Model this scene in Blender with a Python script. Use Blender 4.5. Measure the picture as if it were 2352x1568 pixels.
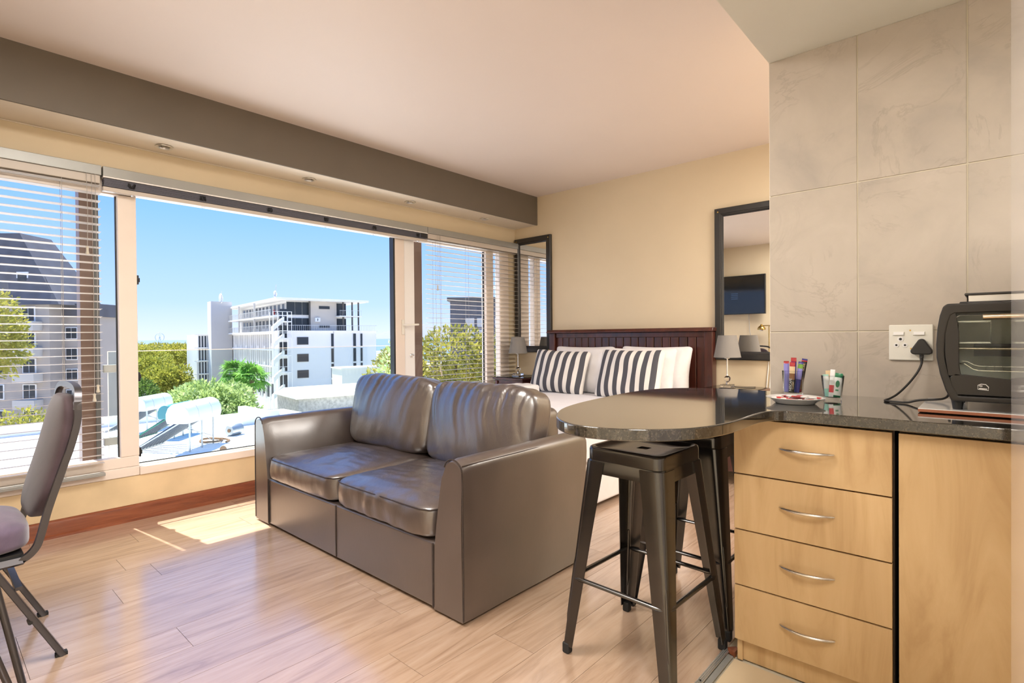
import bpy, bmesh, math, random
from mathutils import Vector, Matrix, noise
random.seed(7)
R = math.radians
PI = math.pi
scene = bpy.context.scene
for o in list(bpy.data.objects):
    bpy.data.objects.remove(o)
COL = scene.collection

# ------------------------------------------------------------------ camera
cam_d = bpy.data.cameras.new('camera')
cam = bpy.data.objects.new('camera', cam_d)
COL.objects.link(cam)
cam_d.sensor_width = 36.0
cam_d.lens = 1230.0 / 2352.0 * 36.0
cam_d.clip_start = 0.02
cam_d.clip_end = 20000
_yaw, _pit, _rol = R(41.88), R(-0.496), R(0.473)
_F = Vector((-math.sin(_yaw) * math.cos(_pit), math.cos(_yaw) * math.cos(_pit), math.sin(_pit)))
_R0 = Vector((math.cos(_yaw), math.sin(_yaw), 0))
_D0 = _F.cross(_R0)
_Rt = math.cos(_rol) * _R0 + math.sin(_rol) * _D0
_Dn = -math.sin(_rol) * _R0 + math.cos(_rol) * _D0
_m = Matrix((_Rt, -_Dn, -_F)).transposed().to_4x4()
_m.translation = (0, 0, 1.16)
cam.matrix_world = _m
scene.camera = cam

# ------------------------------------------------------------------ world, sun, added fill lamps' strengths, exposure
world = bpy.data.worlds.new('sky')
scene.world = world
world.use_nodes = True
wn = world.node_tree.nodes
wl = world.node_tree.links
wn.clear()
w_tc = wn.new('ShaderNodeTexCoord')
w_sep = wn.new('ShaderNodeSeparateXYZ')
w_rmp = wn.new('ShaderNodeValToRGB')
w_bg = wn.new('ShaderNodeBackground')
w_out = wn.new('ShaderNodeOutputWorld')
wl.new(w_tc.outputs['Generated'], w_sep.inputs[0])
wl.new(w_sep.outputs['Z'], w_rmp.inputs[0])
wl.new(w_rmp.outputs[0], w_bg.inputs[0])
wl.new(w_bg.outputs[0], w_out.inputs[0])
cr = w_rmp.color_ramp
cr.elements[0].position = 0.0
cr.elements[0].color = (0.60, 0.68, 0.86, 1)
cr.elements[1].position = 1.0
cr.elements[1].color = (0.11, 0.29, 0.80, 1)
for p_, c_ in ((0.06, (0.40, 0.57, 0.95, 1)), (0.22, (0.20, 0.43, 0.97, 1)), (0.5, (0.15, 0.35, 0.90, 1))):
    e_ = cr.elements.new(p_)
    e_.color = c_
w_bg.inputs[1].default_value = 1.4
sun_d = bpy.data.lights.new('sun', 'SUN')
sun_d.energy = 13.0
sun_d.angle = R(0.53)
sun_d.color = (1.0, 0.95, 0.87)
sun = bpy.data.objects.new('sun', sun_d)
COL.objects.link(sun)
_el = R(64.5)
_sd = Vector((0.99 * math.cos(_el), 0.142 * math.cos(_el), -math.sin(_el)))
sun.rotation_euler = _sd.to_track_quat('-Z', 'Y').to_euler()
sun.location = (-10, 0, 20)
FILL_LIVING = 54.0
FILL_BED = 84.0
FILL_KITCHEN = 76.0
scene.view_settings.view_transform = 'Standard'
scene.view_settings.look = 'None'
scene.view_settings.gamma = 1.0
scene.view_settings.use_curve_mapping = False
scene.view_settings.exposure = 0.13

# ------------------------------------------------------------------ materials
MATS = {}


def nmat(name):
    m = bpy.data.materials.new(name)
    m.use_nodes = True
    nt = m.node_tree
    b = nt.nodes['Principled BSDF']
    MATS[name] = m
    return m, nt, b


def setp(b, col=None, rough=None, metal=None, spec=None, coat=None, coatr=None, trans=None, ior=None, sheen=None, coat_ior=None):
    I = b.inputs
    if coat_ior is not None:
        I['Coat IOR'].default_value = coat_ior
    if col is not None:
        I['Base Color'].default_value = (*col, 1)
    if rough is not None:
        I['Roughness'].default_value = rough
    if metal is not None:
        I['Metallic'].default_value = metal
    if spec is not None:
        I['Specular IOR Level'].default_value = spec
    if coat is not None:
        I['Coat Weight'].default_value = coat
    if coatr is not None:
        I['Coat Roughness'].default_value = coatr
    if trans is not None:
        I['Transmission Weight'].default_value = trans
    if ior is not None:
        I['IOR'].default_value = ior
    if sheen is not None:
        I['Sheen Weight'].default_value = sheen


def ramp(nt, stops):
    r = nt.nodes.new('ShaderNodeValToRGB')
    els = r.color_ramp.elements
    els[0].position = stops[0][0]
    els[0].color = (*stops[0][1], 1)
    els[1].position = stops[-1][0]
    els[1].color = (*stops[-1][1], 1)
    for p, c in stops[1:-1]:
        e = els.new(p)
        e.color = (*c, 1)
    return r


def coords(nt, scale=(1, 1, 1), kind='Object', rand=False, rot=(0, 0, 0)):
    tc = nt.nodes.new('ShaderNodeTexCoord')
    mp = nt.nodes.new('ShaderNodeMapping')
    mp.inputs['Scale'].default_value = scale
    mp.inputs['Rotation'].default_value = rot
    src = tc.outputs[kind]
    if rand:
        oi = nt.nodes.new('ShaderNodeObjectInfo')
        mul = nt.nodes.new('ShaderNodeMath')
        mul.operation = 'MULTIPLY'
        mul.inputs[1].default_value = 37.0
        nt.links.new(oi.outputs['Random'], mul.inputs[0])
        cmb = nt.nodes.new('ShaderNodeCombineXYZ')
        for k in range(3):
            nt.links.new(mul.outputs[0], cmb.inputs[k])
        add = nt.nodes.new('ShaderNodeVectorMath')
        add.operation = 'ADD'
        nt.links.new(src, add.inputs[0])
        nt.links.new(cmb.outputs[0], add.inputs[1])
        src = add.outputs[0]
    nt.links.new(src, mp.inputs[0])
    return mp.outputs[0]


def noise_n(nt, vec, scale, detail=4, rough=.5, dist=0):
    n = nt.nodes.new('ShaderNodeTexNoise')
    n.inputs['Scale'].default_value = scale
    n.inputs['Detail'].default_value = detail
    n.inputs['Roughness'].default_value = rough
    n.inputs['Distortion'].default_value = dist
    if vec is not None:
        nt.links.new(vec, n.inputs['Vector'])
    return n


def bump(nt, b, fac, strength, dist=0.01):
    bp = nt.nodes.new('ShaderNodeBump')
    bp.inputs['Strength'].default_value = strength
    bp.inputs['Distance'].default_value = dist
    nt.links.new(fac, bp.inputs['Height'])
    nt.links.new(bp.outputs[0], b.inputs['Normal'])
    return bp


def plain(name, col, rough=.5, metal=0, spec=.5, var=0.0, vscale=6, bmp=0, bscale=60, **k):
    m, nt, b = nmat(name)
    setp(b, col, rough, metal, spec, **k)
    if var > 0:
        v = coords(nt)
        n = noise_n(nt, v, vscale, 5)
        r = ramp(nt, [(.3, tuple(max(0, c * (1 - var)) for c in col)), (.7, tuple(min(1, c * (1 + var)) for c in col))])
        nt.links.new(n.outputs[0], r.inputs[0])
        nt.links.new(r.outputs[0], b.inputs['Base Color'])
    if bmp > 0:
        v = coords(nt)
        n = noise_n(nt, v, bscale, 4)
        bump(nt, b, n.outputs[0], bmp, .005)
    return m


def wood(name, stops, scale, nscale=3.0, rough=.4, dist=1.2, rand=True, tone=.0, spec=.5, coat=0, coatr=.1, bmp=.05, detail=8, fine=None):
    m, nt, b = nmat(name)
    setp(b, None, rough, 0, spec, coat, coatr)
    v = coords(nt, scale, 'Object', rand)
    n = noise_n(nt, v, nscale, detail, .6, dist)
    r = ramp(nt, stops)
    nt.links.new(n.outputs[0], r.inputs[0])
    out = r.outputs[0]
    if tone > 0:
        oi = nt.nodes.new('ShaderNodeObjectInfo')
        mr = nt.nodes.new('ShaderNodeMapRange')
        mr.inputs['To Min'].default_value = 1 - tone
        mr.inputs['To Max'].default_value = 1 + tone
        nt.links.new(oi.outputs['Random'], mr.inputs[0])
        hs = nt.nodes.new('ShaderNodeHueSaturation')
        nt.links.new(mr.outputs[0], hs.inputs['Value'])
        nt.links.new(out, hs.inputs['Color'])
        out = hs.outputs[0]
    nt.links.new(out, b.inputs['Base Color'])
    if bmp > 0:
        bump(nt, b, n.outputs[0], bmp, .003)
    return m


def clear_pane(name, tint=(1, 1, 1), refl=1.0, rough=0.0):
    m = bpy.data.materials.new(name)
    m.use_nodes = True
    nt = m.node_tree
    nt.nodes.clear()
    out = nt.nodes.new('ShaderNodeOutputMaterial')
    tr = nt.nodes.new('ShaderNodeBsdfTransparent')
    tr.inputs[0].default_value = (*tint, 1)
    gl = nt.nodes.new('ShaderNodeBsdfGlossy')
    gl.inputs['Roughness'].default_value = rough
    fr = nt.nodes.new('ShaderNodeFresnel')
    fr.inputs['IOR'].default_value = 1.45
    mu = nt.nodes.new('ShaderNodeMath')
    mu.operation = 'MULTIPLY'
    mu.inputs[1].default_value = refl
    mu.use_clamp = True
    mx = nt.nodes.new('ShaderNodeMixShader')
    ge = nt.nodes.new('ShaderNodeNewGeometry')
    inv = nt.nodes.new('ShaderNodeMath')
    inv.operation = 'SUBTRACT'
    inv.inputs[0].default_value = 1.0
    nt.links.new(ge.outputs['Backfacing'], inv.inputs[1])
    fb = nt.nodes.new('ShaderNodeMath')
    fb.operation = 'MULTIPLY'
    nt.links.new(fr.outputs[0], fb.inputs[0])
    nt.links.new(inv.outputs[0], fb.inputs[1])
    nt.links.new(fb.outputs[0], mu.inputs[0])
    nt.links.new(mu.outputs[0], mx.inputs[0])
    nt.links.new(tr.outputs[0], mx.inputs[1])
    nt.links.new(gl.outputs[0], mx.inputs[2])
    nt.links.new(mx.outputs[0], out.inputs[0])
    MATS[name] = m
    return m


# room surfaces
plain('wall_paint', (.70, .585, .41), .6, var=.03, vscale=1.6, bmp=.06, bscale=9)
plain('wall_white', (.74, .70, .62), .6, var=.02, vscale=2, bmp=.05, bscale=9)
plain('ceiling_paint', (.75, .655, .595), .55, var=.02, vscale=.9, bmp=.10, bscale=1.6)
plain('kitchen_ceiling_paint', (.74, .70, .60), .35, var=.03, vscale=2, bmp=.22, bscale=5)
plain('beam_grey', (.145, .122, .095), .55, var=.04, vscale=3)
plain('soffit_cream', (.80, .72, .60), .55, var=.02)
plain('sill_paint', (.72, .55, .33), .5, var=.10, vscale=4, bmp=.35, bscale=8)
plain('frame_white', (.80, .70, .62), .35, var=.02)
plain('frame_bright', (.86, .84, .82), .3)
plain('frame_bronze', (.16, .095, .07), .4, var=.12, vscale=3)
plain('alu_grey', (.34, .34, .32), .38, .3, var=.06, vscale=4)
plain('alu_bright', (.75, .75, .75), .28, .9)
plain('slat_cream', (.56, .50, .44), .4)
plain('slat_shadow', (.16, .16, .20), .4)  # back-lit shade painted into the colour of the raised blind's slats
plain('cord_grey', (.42, .40, .38), .7)
plain('tassel_cream', (.62, .57, .47), .45)
plain('black_plastic', (.012, .012, .013), .4)
plain('dark_bracket', (.03, .03, .035), .35, .4)
wood('skirting_wood', [(.3, (.155, .035, .013)), (.7, (.31, .09, .035))], (14, 1.2, 14), 2.2, .3, coat=.4)
wood('floor_oak', [(.28, (.33, .21, .137)), (.48, (.45, .305, .21)), (.72, (.52, .375, .275))], (9, .9, 9), 1.6, .24, 1.9, tone=.05, spec=.8, coat=.9, coatr=.17, bmp=.03)
MATS['floor_oak'].node_tree.nodes['Principled BSDF'].inputs['Coat IOR'].default_value = 1.85
plain('joint_dark', (.17, .10, .06), .7)
plain('floor_tile', (.70, .56, .37), .35, var=.10, vscale=3, bmp=.05)
plain('grout', (.66, .60, .47), .8)


def tile_mat():
    m, nt, b = nmat('wall_tile')
    setp(b, None, .45, 0, .3)
    v = coords(nt, (1, 1, 1), 'Object', True)
    n1 = noise_n(nt, v, 3.2, 7, .6, .5)
    n2 = noise_n(nt, v, 2.6, 6, .62, 1.5)
    r1 = ramp(nt, [(.25, (.40, .35, .30)), (.5, (.49, .425, .355)), (.75, (.56, .485, .41))])
    nt.links.new(n1.outputs[0], r1.inputs[0])
    r2 = ramp(nt, [(.470, (1, 1, 1)), (.494, (.87, .86, .85)), (.512, (1, 1, 1))])
    nt.links.new(n2.outputs[0], r2.inputs[0])
    n3 = noise_n(nt, v, 4.0, 2)
    r3 = ramp(nt, [(.42, (0, 0, 0)), (.62, (1, 1, 1))])
    nt.links.new(n3.outputs[0], r3.inputs[0])
    mx = nt.nodes.new('ShaderNodeMix')
    mx.data_type = 'RGBA'
    mx.blend_type = 'MULTIPLY'
    nt.links.new(r3.outputs[0], mx.inputs[0])
    nt.links.new(r1.outputs[0], mx.inputs[6])
    nt.links.new(r2.outputs[0], mx.inputs[7])
    nt.links.new(mx.outputs[2], b.inputs['Base Color'])


tile_mat()


def granite_mat():
    m, nt, b = nmat('granite')
    setp(b, None, .06, 0, .6, 1.0, .05, ior=1.5, coat_ior=1.55)
    v = coords(nt)
    n1 = noise_n(nt, v, 210, 4, .7)
    n2 = noise_n(nt, v, 26, 6, .65, 2.0)
    mxn = nt.nodes.new('ShaderNodeMath')
    mxn.operation = 'MULTIPLY_ADD'
    mxn.inputs[1].default_value = .55
    nt.links.new(n1.outputs[0], mxn.inputs[0])
    ml = nt.nodes.new('ShaderNodeMath')
    ml.operation = 'MULTIPLY'
    ml.inputs[1].default_value = .5
    nt.links.new(n2.outputs[0], ml.inputs[0])
    nt.links.new(ml.outputs[0], mxn.inputs[2])
    r = ramp(nt, [(.42, (.012, .010, .008)), (.56, (.040, .034, .026)), (.72, (.095, .076, .055))])
    nt.links.new(mxn.outputs[0], r.inputs[0])
    nt.links.new(r.outputs[0], b.inputs['Base Color'])


granite_mat()
wood('maple', [(.25, (.47, .295, .135)), (.5, (.585, .395, .20)), (.78, (.655, .46, .25))], (5, 5, .8), 1.5, .35, 2.2, tone=.04, coat=.15, coatr=.25, bmp=0)
plain('cabinet_dark', (.035, .022, .012), .6)
plain('handle_metal', (.72, .69, .66), .27, 1.0)
wood('dark_wood', [(.3, (.035, .008, .006)), (.6, (.085, .02, .012)), (.8, (.15, .04, .02))], (7, 7, .8), 2.0, .30, 1.2, tone=.12, coat=.5, coatr=.16)
plain('black_wood', (.018, .017, .017), .33, coat=.3, coatr=.2)


def leather_mat(name, folds):
    m, nt, b = nmat(name)
    setp(b, (.075, .050, .040), .36, 0, 1.0, .8, .30, coat_ior=1.9)
    v = coords(nt)
    n1 = noise_n(nt, v, 340, 3)
    n2 = noise_n(nt, v, 4, 4)
    r = ramp(nt, [(.3, (.040, .028, .024)), (.7, (.072, .050, .042))])
    nt.links.new(n2.outputs[0], r.inputs[0])
    nt.links.new(r.outputs[0], b.inputs['Base Color'])
    mr = nt.nodes.new('ShaderNodeMapRange')
    mr.inputs['To Min'].default_value = .28
    mr.inputs['To Max'].default_value = .45
    nt.links.new(n2.outputs[0], mr.inputs[0])
    nt.links.new(mr.outputs[0], b.inputs['Roughness'])
    n3 = noise_n(nt, coords(nt, (1, 1, .5)), 26, 3, .55, 1.4)
    mxn = nt.nodes.new('ShaderNodeMath')
    mxn.operation = 'MULTIPLY_ADD'
    mxn.inputs[1].default_value = .06
    nt.links.new(n1.outputs[0], mxn.inputs[0])
    nt.links.new(n3.outputs[0], mxn.inputs[2])
    bp_ = bump(nt, b, mxn.outputs[0], folds, .006)
    nt.links.new(bp_.outputs[0], b.inputs['Coat Normal'])


leather_mat('leather', .05)
leather_mat('leather_soft', .22)
plain('leather_seam', (.03, .02, .017), .5)
plain('gunmetal', (.105, .102, .10), .2, .95, var=.08, vscale=5)
plain('rubber', (.012, .012, .012), .7)
plain('chair_frame', (.085, .08, .085), .33, .75)


def velvet(name, c1, c2, sheen=.5):
    m, nt, b = nmat(name)
    setp(b, c1, .75, 0, .3, sheen=sheen)
    v = coords(nt, (1, 1, 1))
    n = noise_n(nt, v, 7, 5, .6, .6)
    r = ramp(nt, [(.3, c1), (.75, c2)])
    nt.links.new(n.outputs[0], r.inputs[0])
    nt.links.new(r.outputs[0], b.inputs['Base Color'])
    n2 = noise_n(nt, v, 260, 2)
    bump(nt, b, n2.outputs[0], .2, .002)


velvet('purple_fabric', (.045, .026, .032), (.075, .048, .058), .25)
velvet('purple_seat', (.09, .065, .11), (.20, .145, .20), .5)
velvet('white_cotton', (.80, .77, .77), (.86, .84, .85), .1)
velvet('bed_linen', (.80, .78, .82), (.86, .84, .87), .1)
plain('towel_white', (.82, .80, .80), .9, bmp=.6, bscale=120)
plain('shade_grey', (.235, .22, .205), .85, bmp=.3, bscale=240)
plain('chrome', (.82, .82, .83), .08, 1.0)
plain('crystal', (.98, .98, 1), .02, 0, .5, trans=1.0, ior=1.45)
plain('drink_glass', (.96, .99, .98), .01, 0, .5, trans=1.0, ior=1.3)
plain('brass', (.52, .36, .12), .22, 1.0)
plain('mirror_silver', (.93, .93, .92), .01, 1.0)


def stripe_mat():
    m, nt, b = nmat('stripe_cotton')
    setp(b, None, .85, 0, .3)
    tc = nt.nodes.new('ShaderNodeTexCoord')
    sp = nt.nodes.new('ShaderNodeSeparateXYZ')
    nt.links.new(tc.outputs['Object'], sp.inputs[0])
    a = nt.nodes.new('ShaderNodeMath')
    a.operation = 'MULTIPLY_ADD'
    a.inputs[1].default_value = 1 / .0865
    a.inputs[2].default_value = 20.02 + .25
    nt.links.new(sp.outputs[0], a.inputs[0])
    f = nt.nodes.new('ShaderNodeMath')
    f.operation = 'FRACT'
    nt.links.new(a.outputs[0], f.inputs[0])
    r = ramp(nt, [(.0, (.085, .085, .10)), (.53, (.80, .765, .72))])
    r.color_ramp.interpolation = 'CONSTANT'
    nt.links.new(f.outputs[0], r.inputs[0])
    nt.links.new(r.outputs[0], b.inputs['Base Color'])
    n2 = noise_n(nt, tc.outputs['Object'], 300, 2)
    bump(nt, b, n2.outputs[0], .2, .002)


stripe_mat()
plain('appliance_black', (.030, .027, .025), .35, .2)
plain('appliance_inner', (.80, .78, .70), .5, .0, var=.15, vscale=9)
plain('steel_wire', (.75, .73, .70), .2, 1.0)
plain('champagne_metal', (.62, .50, .38), .25, 1.0)
plain('socket_white', (.80, .77, .69), .35)
plain('plug_black', (.022, .02, .019), .5)
plain('ceramic_white', (.86, .85, .84), .12, coat=.5)
plain('board_edge', (.36, .13, .065), .6)
plain('fridge_white', (.78, .76, .76), .12, coat=.6, coatr=.05)
plain('screen_black', (.008, .009, .011), .10, 0, .6)
clear_pane('window_glass', (.97, .98, .98), 1.0)
clear_pane('balustrade_glass', (.90, .955, .945), .9)
clear_pane('oven_glass', (.93, .96, .95), .8)
for nm, c in (('foil_red', (.42, .012, .018)), ('foil_blue', (.035, .03, .22)), ('foil_lilac', (.28, .25, .62)), ('foil_green', (.20, .38, .05)), ('foil_brown', (.30, .12, .04)),
              ('foil_dark', (.025, .018, .015)), ('paper_white', (.82, .81, .80)), ('paper_green', (.015, .19, .085)), ('paper_red', (.55, .03, .04)), ('paper_mint', (.35, .66, .55)), ('foil_cream', (.75, .55, .33))):
    plain(nm, c, .3, spec=.6)
m_, nt_, b_ = nmat('fill_diffuser')  # glowing cover of the added fill lamps
setp(b_, (1, .95, .88), .5)
b_.inputs['Emission Color'].default_value = (1, .93, .82, 1)
b_.inputs['Emission Strength'].default_value = 3.0
m_, nt_, b_ = nmat('screen_text')
setp(b_, (.02, .04, .09), .3)
b_.inputs['Emission Color'].default_value = (.25, .45, .8, 1)
b_.inputs['Emission Strength'].default_value = .12
# outdoors
plain('render_white', (.84, .83, .79), .8, var=.03, vscale=.2)
plain('render_grey', (.50, .49, .47), .8, var=.04, vscale=.2)
plain('render_taupe', (.55, .51, .46), .8, var=.04, vscale=.2)
plain('render_pale', (.76, .76, .66), .8, var=.03, vscale=.2)
plain('roof_white', (.86, .85, .82), .7, var=.03, vscale=.4)
plain('roof_slate', (.10, .10, .115), .7, var=.2, vscale=.8)
plain('facade_sand', (.42, .36, .31), .8, var=.08, vscale=.3)
plain('concrete', (.52, .50, .46), .9, var=.12, vscale=.08)
plain('stone_pale', (.52, .47, .40), .9, var=.25, vscale=4, bmp=.6, bscale=5)
plain('win_dark', (.04, .048, .056), .25, 0, .25)
plain('rail_metal', (.62, .62, .60), .4, .4)
plain('post_dark', (.09, .085, .08), .5)
plain('timber_red', (.30, .11, .05), .7)
plain('extinguisher_red', (.45, .03, .03), .4)
plain('trunk_brown', (.16, .10, .065), .9, var=.2, vscale=4)
plain('tank_white', (.86, .87, .88), .3)
plain('tank_teal', (.07, .27, .30), .4)
plain('frame_green', (.01, .20, .12), .5)
plain('tube_glass', (.05, .065, .10), .12, .3, .7)
plain('galv', (.45, .46, .47), .4, .8)
plain('rust', (.24, .13, .07), .8)
plain('sea_blue', (.085, .15, .195), .5, var=.06, vscale=.004)
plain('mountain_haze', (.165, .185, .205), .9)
plain('car_white', (.82, .83, .84), .25, coat=.5)
plain('canvas_white', (.85, .80, .74), .8)


def leaf_mat(name, a, b_, c):
    m, nt, b = nmat(name)
    setp(b, a, .6, 0, .3)
    v = coords(nt)
    n = noise_n(nt, v, 1.1, 6, .7)
    r = ramp(nt, [(.3, a), (.5, b_), (.72, c)])
    nt.links.new(n.outputs[0], r.inputs[0])
    nt.links.new(r.outputs[0], b.inputs['Base Color'])
    b.inputs['Subsurface Weight'].default_value = 0
    tr = nt.nodes.new('ShaderNodeBsdfTranslucent')
    nt.links.new(r.outputs[0], tr.inputs[0])
    mx = nt.nodes.new('ShaderNodeMixShader')
    mx.inputs[0].default_value = .4
    out = nt.nodes['Material Output']
    nt.links.new(b.outputs[0], mx.inputs[1])
    nt.links.new(tr.outputs[0], mx.inputs[2])
    nt.links.new(mx.outputs[0], out.inputs[0])


leaf_mat('leaf_yellow', (.17, .21, .04), (.38, .37, .06), (.62, .53, .12))
leaf_mat('leaf_lime', (.26, .36, .09), (.46, .56, .20), (.72, .76, .42))
leaf_mat('leaf_palm', (.07, .20, .03), (.18, .40, .06), (.36, .58, .13))
leaf_mat('leaf_olive', (.14, .16, .03), (.34, .32, .06), (.62, .52, .12))
leaf_mat('leaf_dark', (.05, .10, .02), (.12, .20, .04), (.25, .33, .06))


# ------------------------------------------------------------------ mesh helpers
class MB:
    def __init__(s):
        s.v = []
        s.f = []
        s.mi = []
        s.cur = 0

    def add(s, vs, fs):
        o = len(s.v)
        s.v += [tuple(p) for p in vs]
        s.f += [tuple(i + o for i in f) for f in fs]
        s.mi += [s.cur] * len(fs)
        return s

    def box(s, x0, x1, y0, y1, z0, z1):
        return s.add([(x0, y0, z0), (x1, y0, z0), (x1, y1, z0), (x0, y1, z0), (x0, y0, z1), (x1, y0, z1), (x1, y1, z1), (x0, y1, z1)],
                     [(0, 3, 2, 1), (4, 5, 6, 7), (0, 1, 5, 4), (1, 2, 6, 5), (2, 3, 7, 6), (3, 0, 4, 7)])

    def bar(s, a, b, w, h, up=(0, 0, 1)):
        a, b = Vector(a), Vector(b)
        d = (b - a).normalized()
        u = Vector(up)
        if abs(d.dot(u)) > .98:
            u = Vector((1, 0, 0))
        x = d.cross(u).normalized()
        y = x.cross(d).normalized()
        vs = []
        for p in (a, b):
            for sx, sy in ((-1, -1), (1, -1), (1, 1), (-1, 1)):
                vs.append(p + x * sx * w / 2 + y * sy * h / 2)
        return s.add(vs, [(3, 2, 1, 0), (4, 5, 6, 7), (0, 1, 5, 4), (1, 2, 6, 5), (2, 3, 7, 6), (3, 0, 4, 7)])

    def tube(s, pts, r, n=8, cap=True, closed=False, flat=1.0):
        pts = [Vector(p) for p in pts]
        k = len(pts)
        rs = r if isinstance(r, (list, tuple)) else [r] * k
        t0 = (pts[1] - pts[0]).normalized()
        nrm = t0.orthogonal().normalized()
        if abs(t0.z) < .9:
            nrm = (Vector((0, 0, 1)) - t0 * t0.z).normalized()
        rings = []
        for i, p in enumerate(pts):
            if closed:
                t = (pts[(i + 1) % k] - pts[i - 1]).normalized()
            else:
                t = (pts[min(i + 1, k - 1)] - pts[max(i - 1, 0)]).normalized()
            nrm = (nrm - t * nrm.dot(t))
            nrm = nrm.normalized() if nrm.length > 1e-6 else t.orthogonal().normalized()
            bn = t.cross(nrm)
            rings.append([p + rs[i] * (math.cos(2 * PI * j / n) * nrm * flat + math.sin(2 * PI * j / n) * bn) for j in range(n)])
        vs = [q for g in rings for q in g]
        fs = []
        for i in range(k if closed else k - 1):
            a, b = i * n, ((i + 1) % k) * n
            for j in range(n):
                fs.append((a + j, a + (j + 1) % n, b + (j + 1) % n, b + j))
        if cap and not closed:
            fs.append(tuple(range(n))[::-1])
            fs.append(tuple((k - 1) * n + j for j in range(n)))
        return s.add(vs, fs)

    def lathe(s, prof, c=(0, 0, 0), n=24, axis='z'):
        vs, fs = [], []
        for r, z in prof:
            for j in range(n):
                a = 2 * PI * j / n
                p = (r * math.cos(a), r * math.sin(a), z)
                if axis == 'y':
                    p = (p[0], p[2], p[1])
                if axis == 'x':
                    p = (p[2], p[0], p[1])
                vs.append((p[0] + c[0], p[1] + c[1], p[2] + c[2]))
        k = len(prof)
        for i in range(k - 1):
            for j in range(n):
                fs.append((i * n + j, i * n + (j + 1) % n, (i + 1) * n + (j + 1) % n, (i + 1) * n + j))
        if prof[0][0] > 1e-5:
            fs.append(tuple(range(n))[::-1])
        if prof[-1][0] > 1e-5:
            fs.append(tuple((k - 1) * n + j for j in range(n)))
        return s.add(vs, fs)

    def prism(s, poly, a0, a1, axis='z'):
        """extrude a 2D polygon along an axis; poly in the other two axes (x,y)/(x,z)/(y,z)"""
        def P(p, t):
            if axis == 'z':
                return (p[0], p[1], t)
            if axis == 'y':
                return (p[0], t, p[1])
            return (t, p[0], p[1])
        n = len(poly)
        vs = [P(p, a0) for p in poly] + [P(p, a1) for p in poly]
        fs = [tuple(range(n))[::-1], tuple(range(n, 2 * n))]
        for j in range(n):
            fs.append((j, (j + 1) % n, n + (j + 1) % n, n + j))
        return s.add(vs, fs)

    def quad(s, a, b, c, d):
        return s.add([a, b, c, d], [(0, 1, 2, 3)])

    def mesh(s, name, mat, smooth=None, bevel=0, segs=2, fix=True):
        me = bpy.data.meshes.new(name)
        me.from_pydata(s.v, [], s.f)
        bm = bmesh.new()
        bm.from_mesh(me)
        if len(set(s.mi)) > 1:
            bm.faces.ensure_lookup_table()
            for i, f in enumerate(bm.faces):
                f.material_index = s.mi[i]
        if fix:
            bmesh.ops.recalc_face_normals(bm, faces=bm.faces[:])
        if bevel > 0:
            es = [e for e in bm.edges if len(e.link_faces) == 2 and e.calc_face_angle(0) > .35]
            bmesh.ops.bevel(bm, geom=es, offset=bevel, segments=segs, affect='EDGES', profile=.5, clamp_overlap=True)
        bm.to_mesh(me)
        bm.free()
        for mm in (mat if isinstance(mat, (list, tuple)) else [mat]):
            me.materials.append(MATS[mm])
        if bevel > 0 and smooth is None:
            # soft bevels, flat faces: vertex normals weighted by face area
            me.shade_smooth()
            acc = [Vector((0, 0, 0)) for _ in me.vertices]
            for p in me.polygons:
                for vi in p.vertices:
                    acc[vi] += p.normal * p.area
            me.normals_split_custom_set_from_vertices([a.normalized() if a.length > 1e-12 else Vector((0, 0, 1)) for a in acc])
        if smooth is not None:
            me.shade_smooth()
            me.set_sharp_from_angle(angle=R(smooth))
        return me

    def build(s, name, mat, parent=None, smooth=None, bevel=0, segs=2, loc=None, fix=True):
        return link(name, s.mesh(name, mat, smooth, bevel, segs, fix), parent, loc)


def link(name, me, parent=None, loc=None, rot=None):
    o = bpy.data.objects.new(name, me)
    COL.objects.link(o)
    if parent is not None:
        o.parent = parent
    if loc is not None:
        o.location = loc
    if rot is not None:
        o.rotation_euler = rot
    return o


def thing(name, label, cat, loc=(0, 0, 0), rz=0, group=None):
    o = bpy.data.objects.new(name, None)
    o.empty_display_size = .05
    COL.objects.link(o)
    o.location = loc
    o.rotation_euler = (0, 0, rz)
    return tag(o, label, cat, group)


def tag(o, label, cat=None, group=None, kind=None):
    if label:
        o['label'] = label
    if cat:
        o['category'] = cat
    if group:
        o['group'] = group
    if kind:
        o['kind'] = kind
    return o


def struct(o, label=None):
    o['kind'] = 'structure'
    if label:
        o['label'] = label
    return o


def sgroup(name, label, loc=(0, 0, 0)):
    o = bpy.data.objects.new(name, None)
    o.empty_display_size = .05
    COL.objects.link(o)
    o.location = loc
    return struct(o, label)


def dup(root, loc, rz=0, label=None, parent=None):
    r = root.copy()
    COL.objects.link(r)
    r.location = loc
    r.rotation_euler = (0, 0, rz)
    if label:
        r['label'] = label
    if parent:
        r.parent = parent
    for ch in list(root.children):
        c = ch.copy()
        COL.objects.link(c)
        c.parent = r
        for g in list(ch.children):
            d = g.copy()
            COL.objects.link(d)
            d.parent = c
    return r


def B(x0, x1, y0, y1, z0, z1):
    return MB().box(x0, x1, y0, y1, z0, z1)


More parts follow.
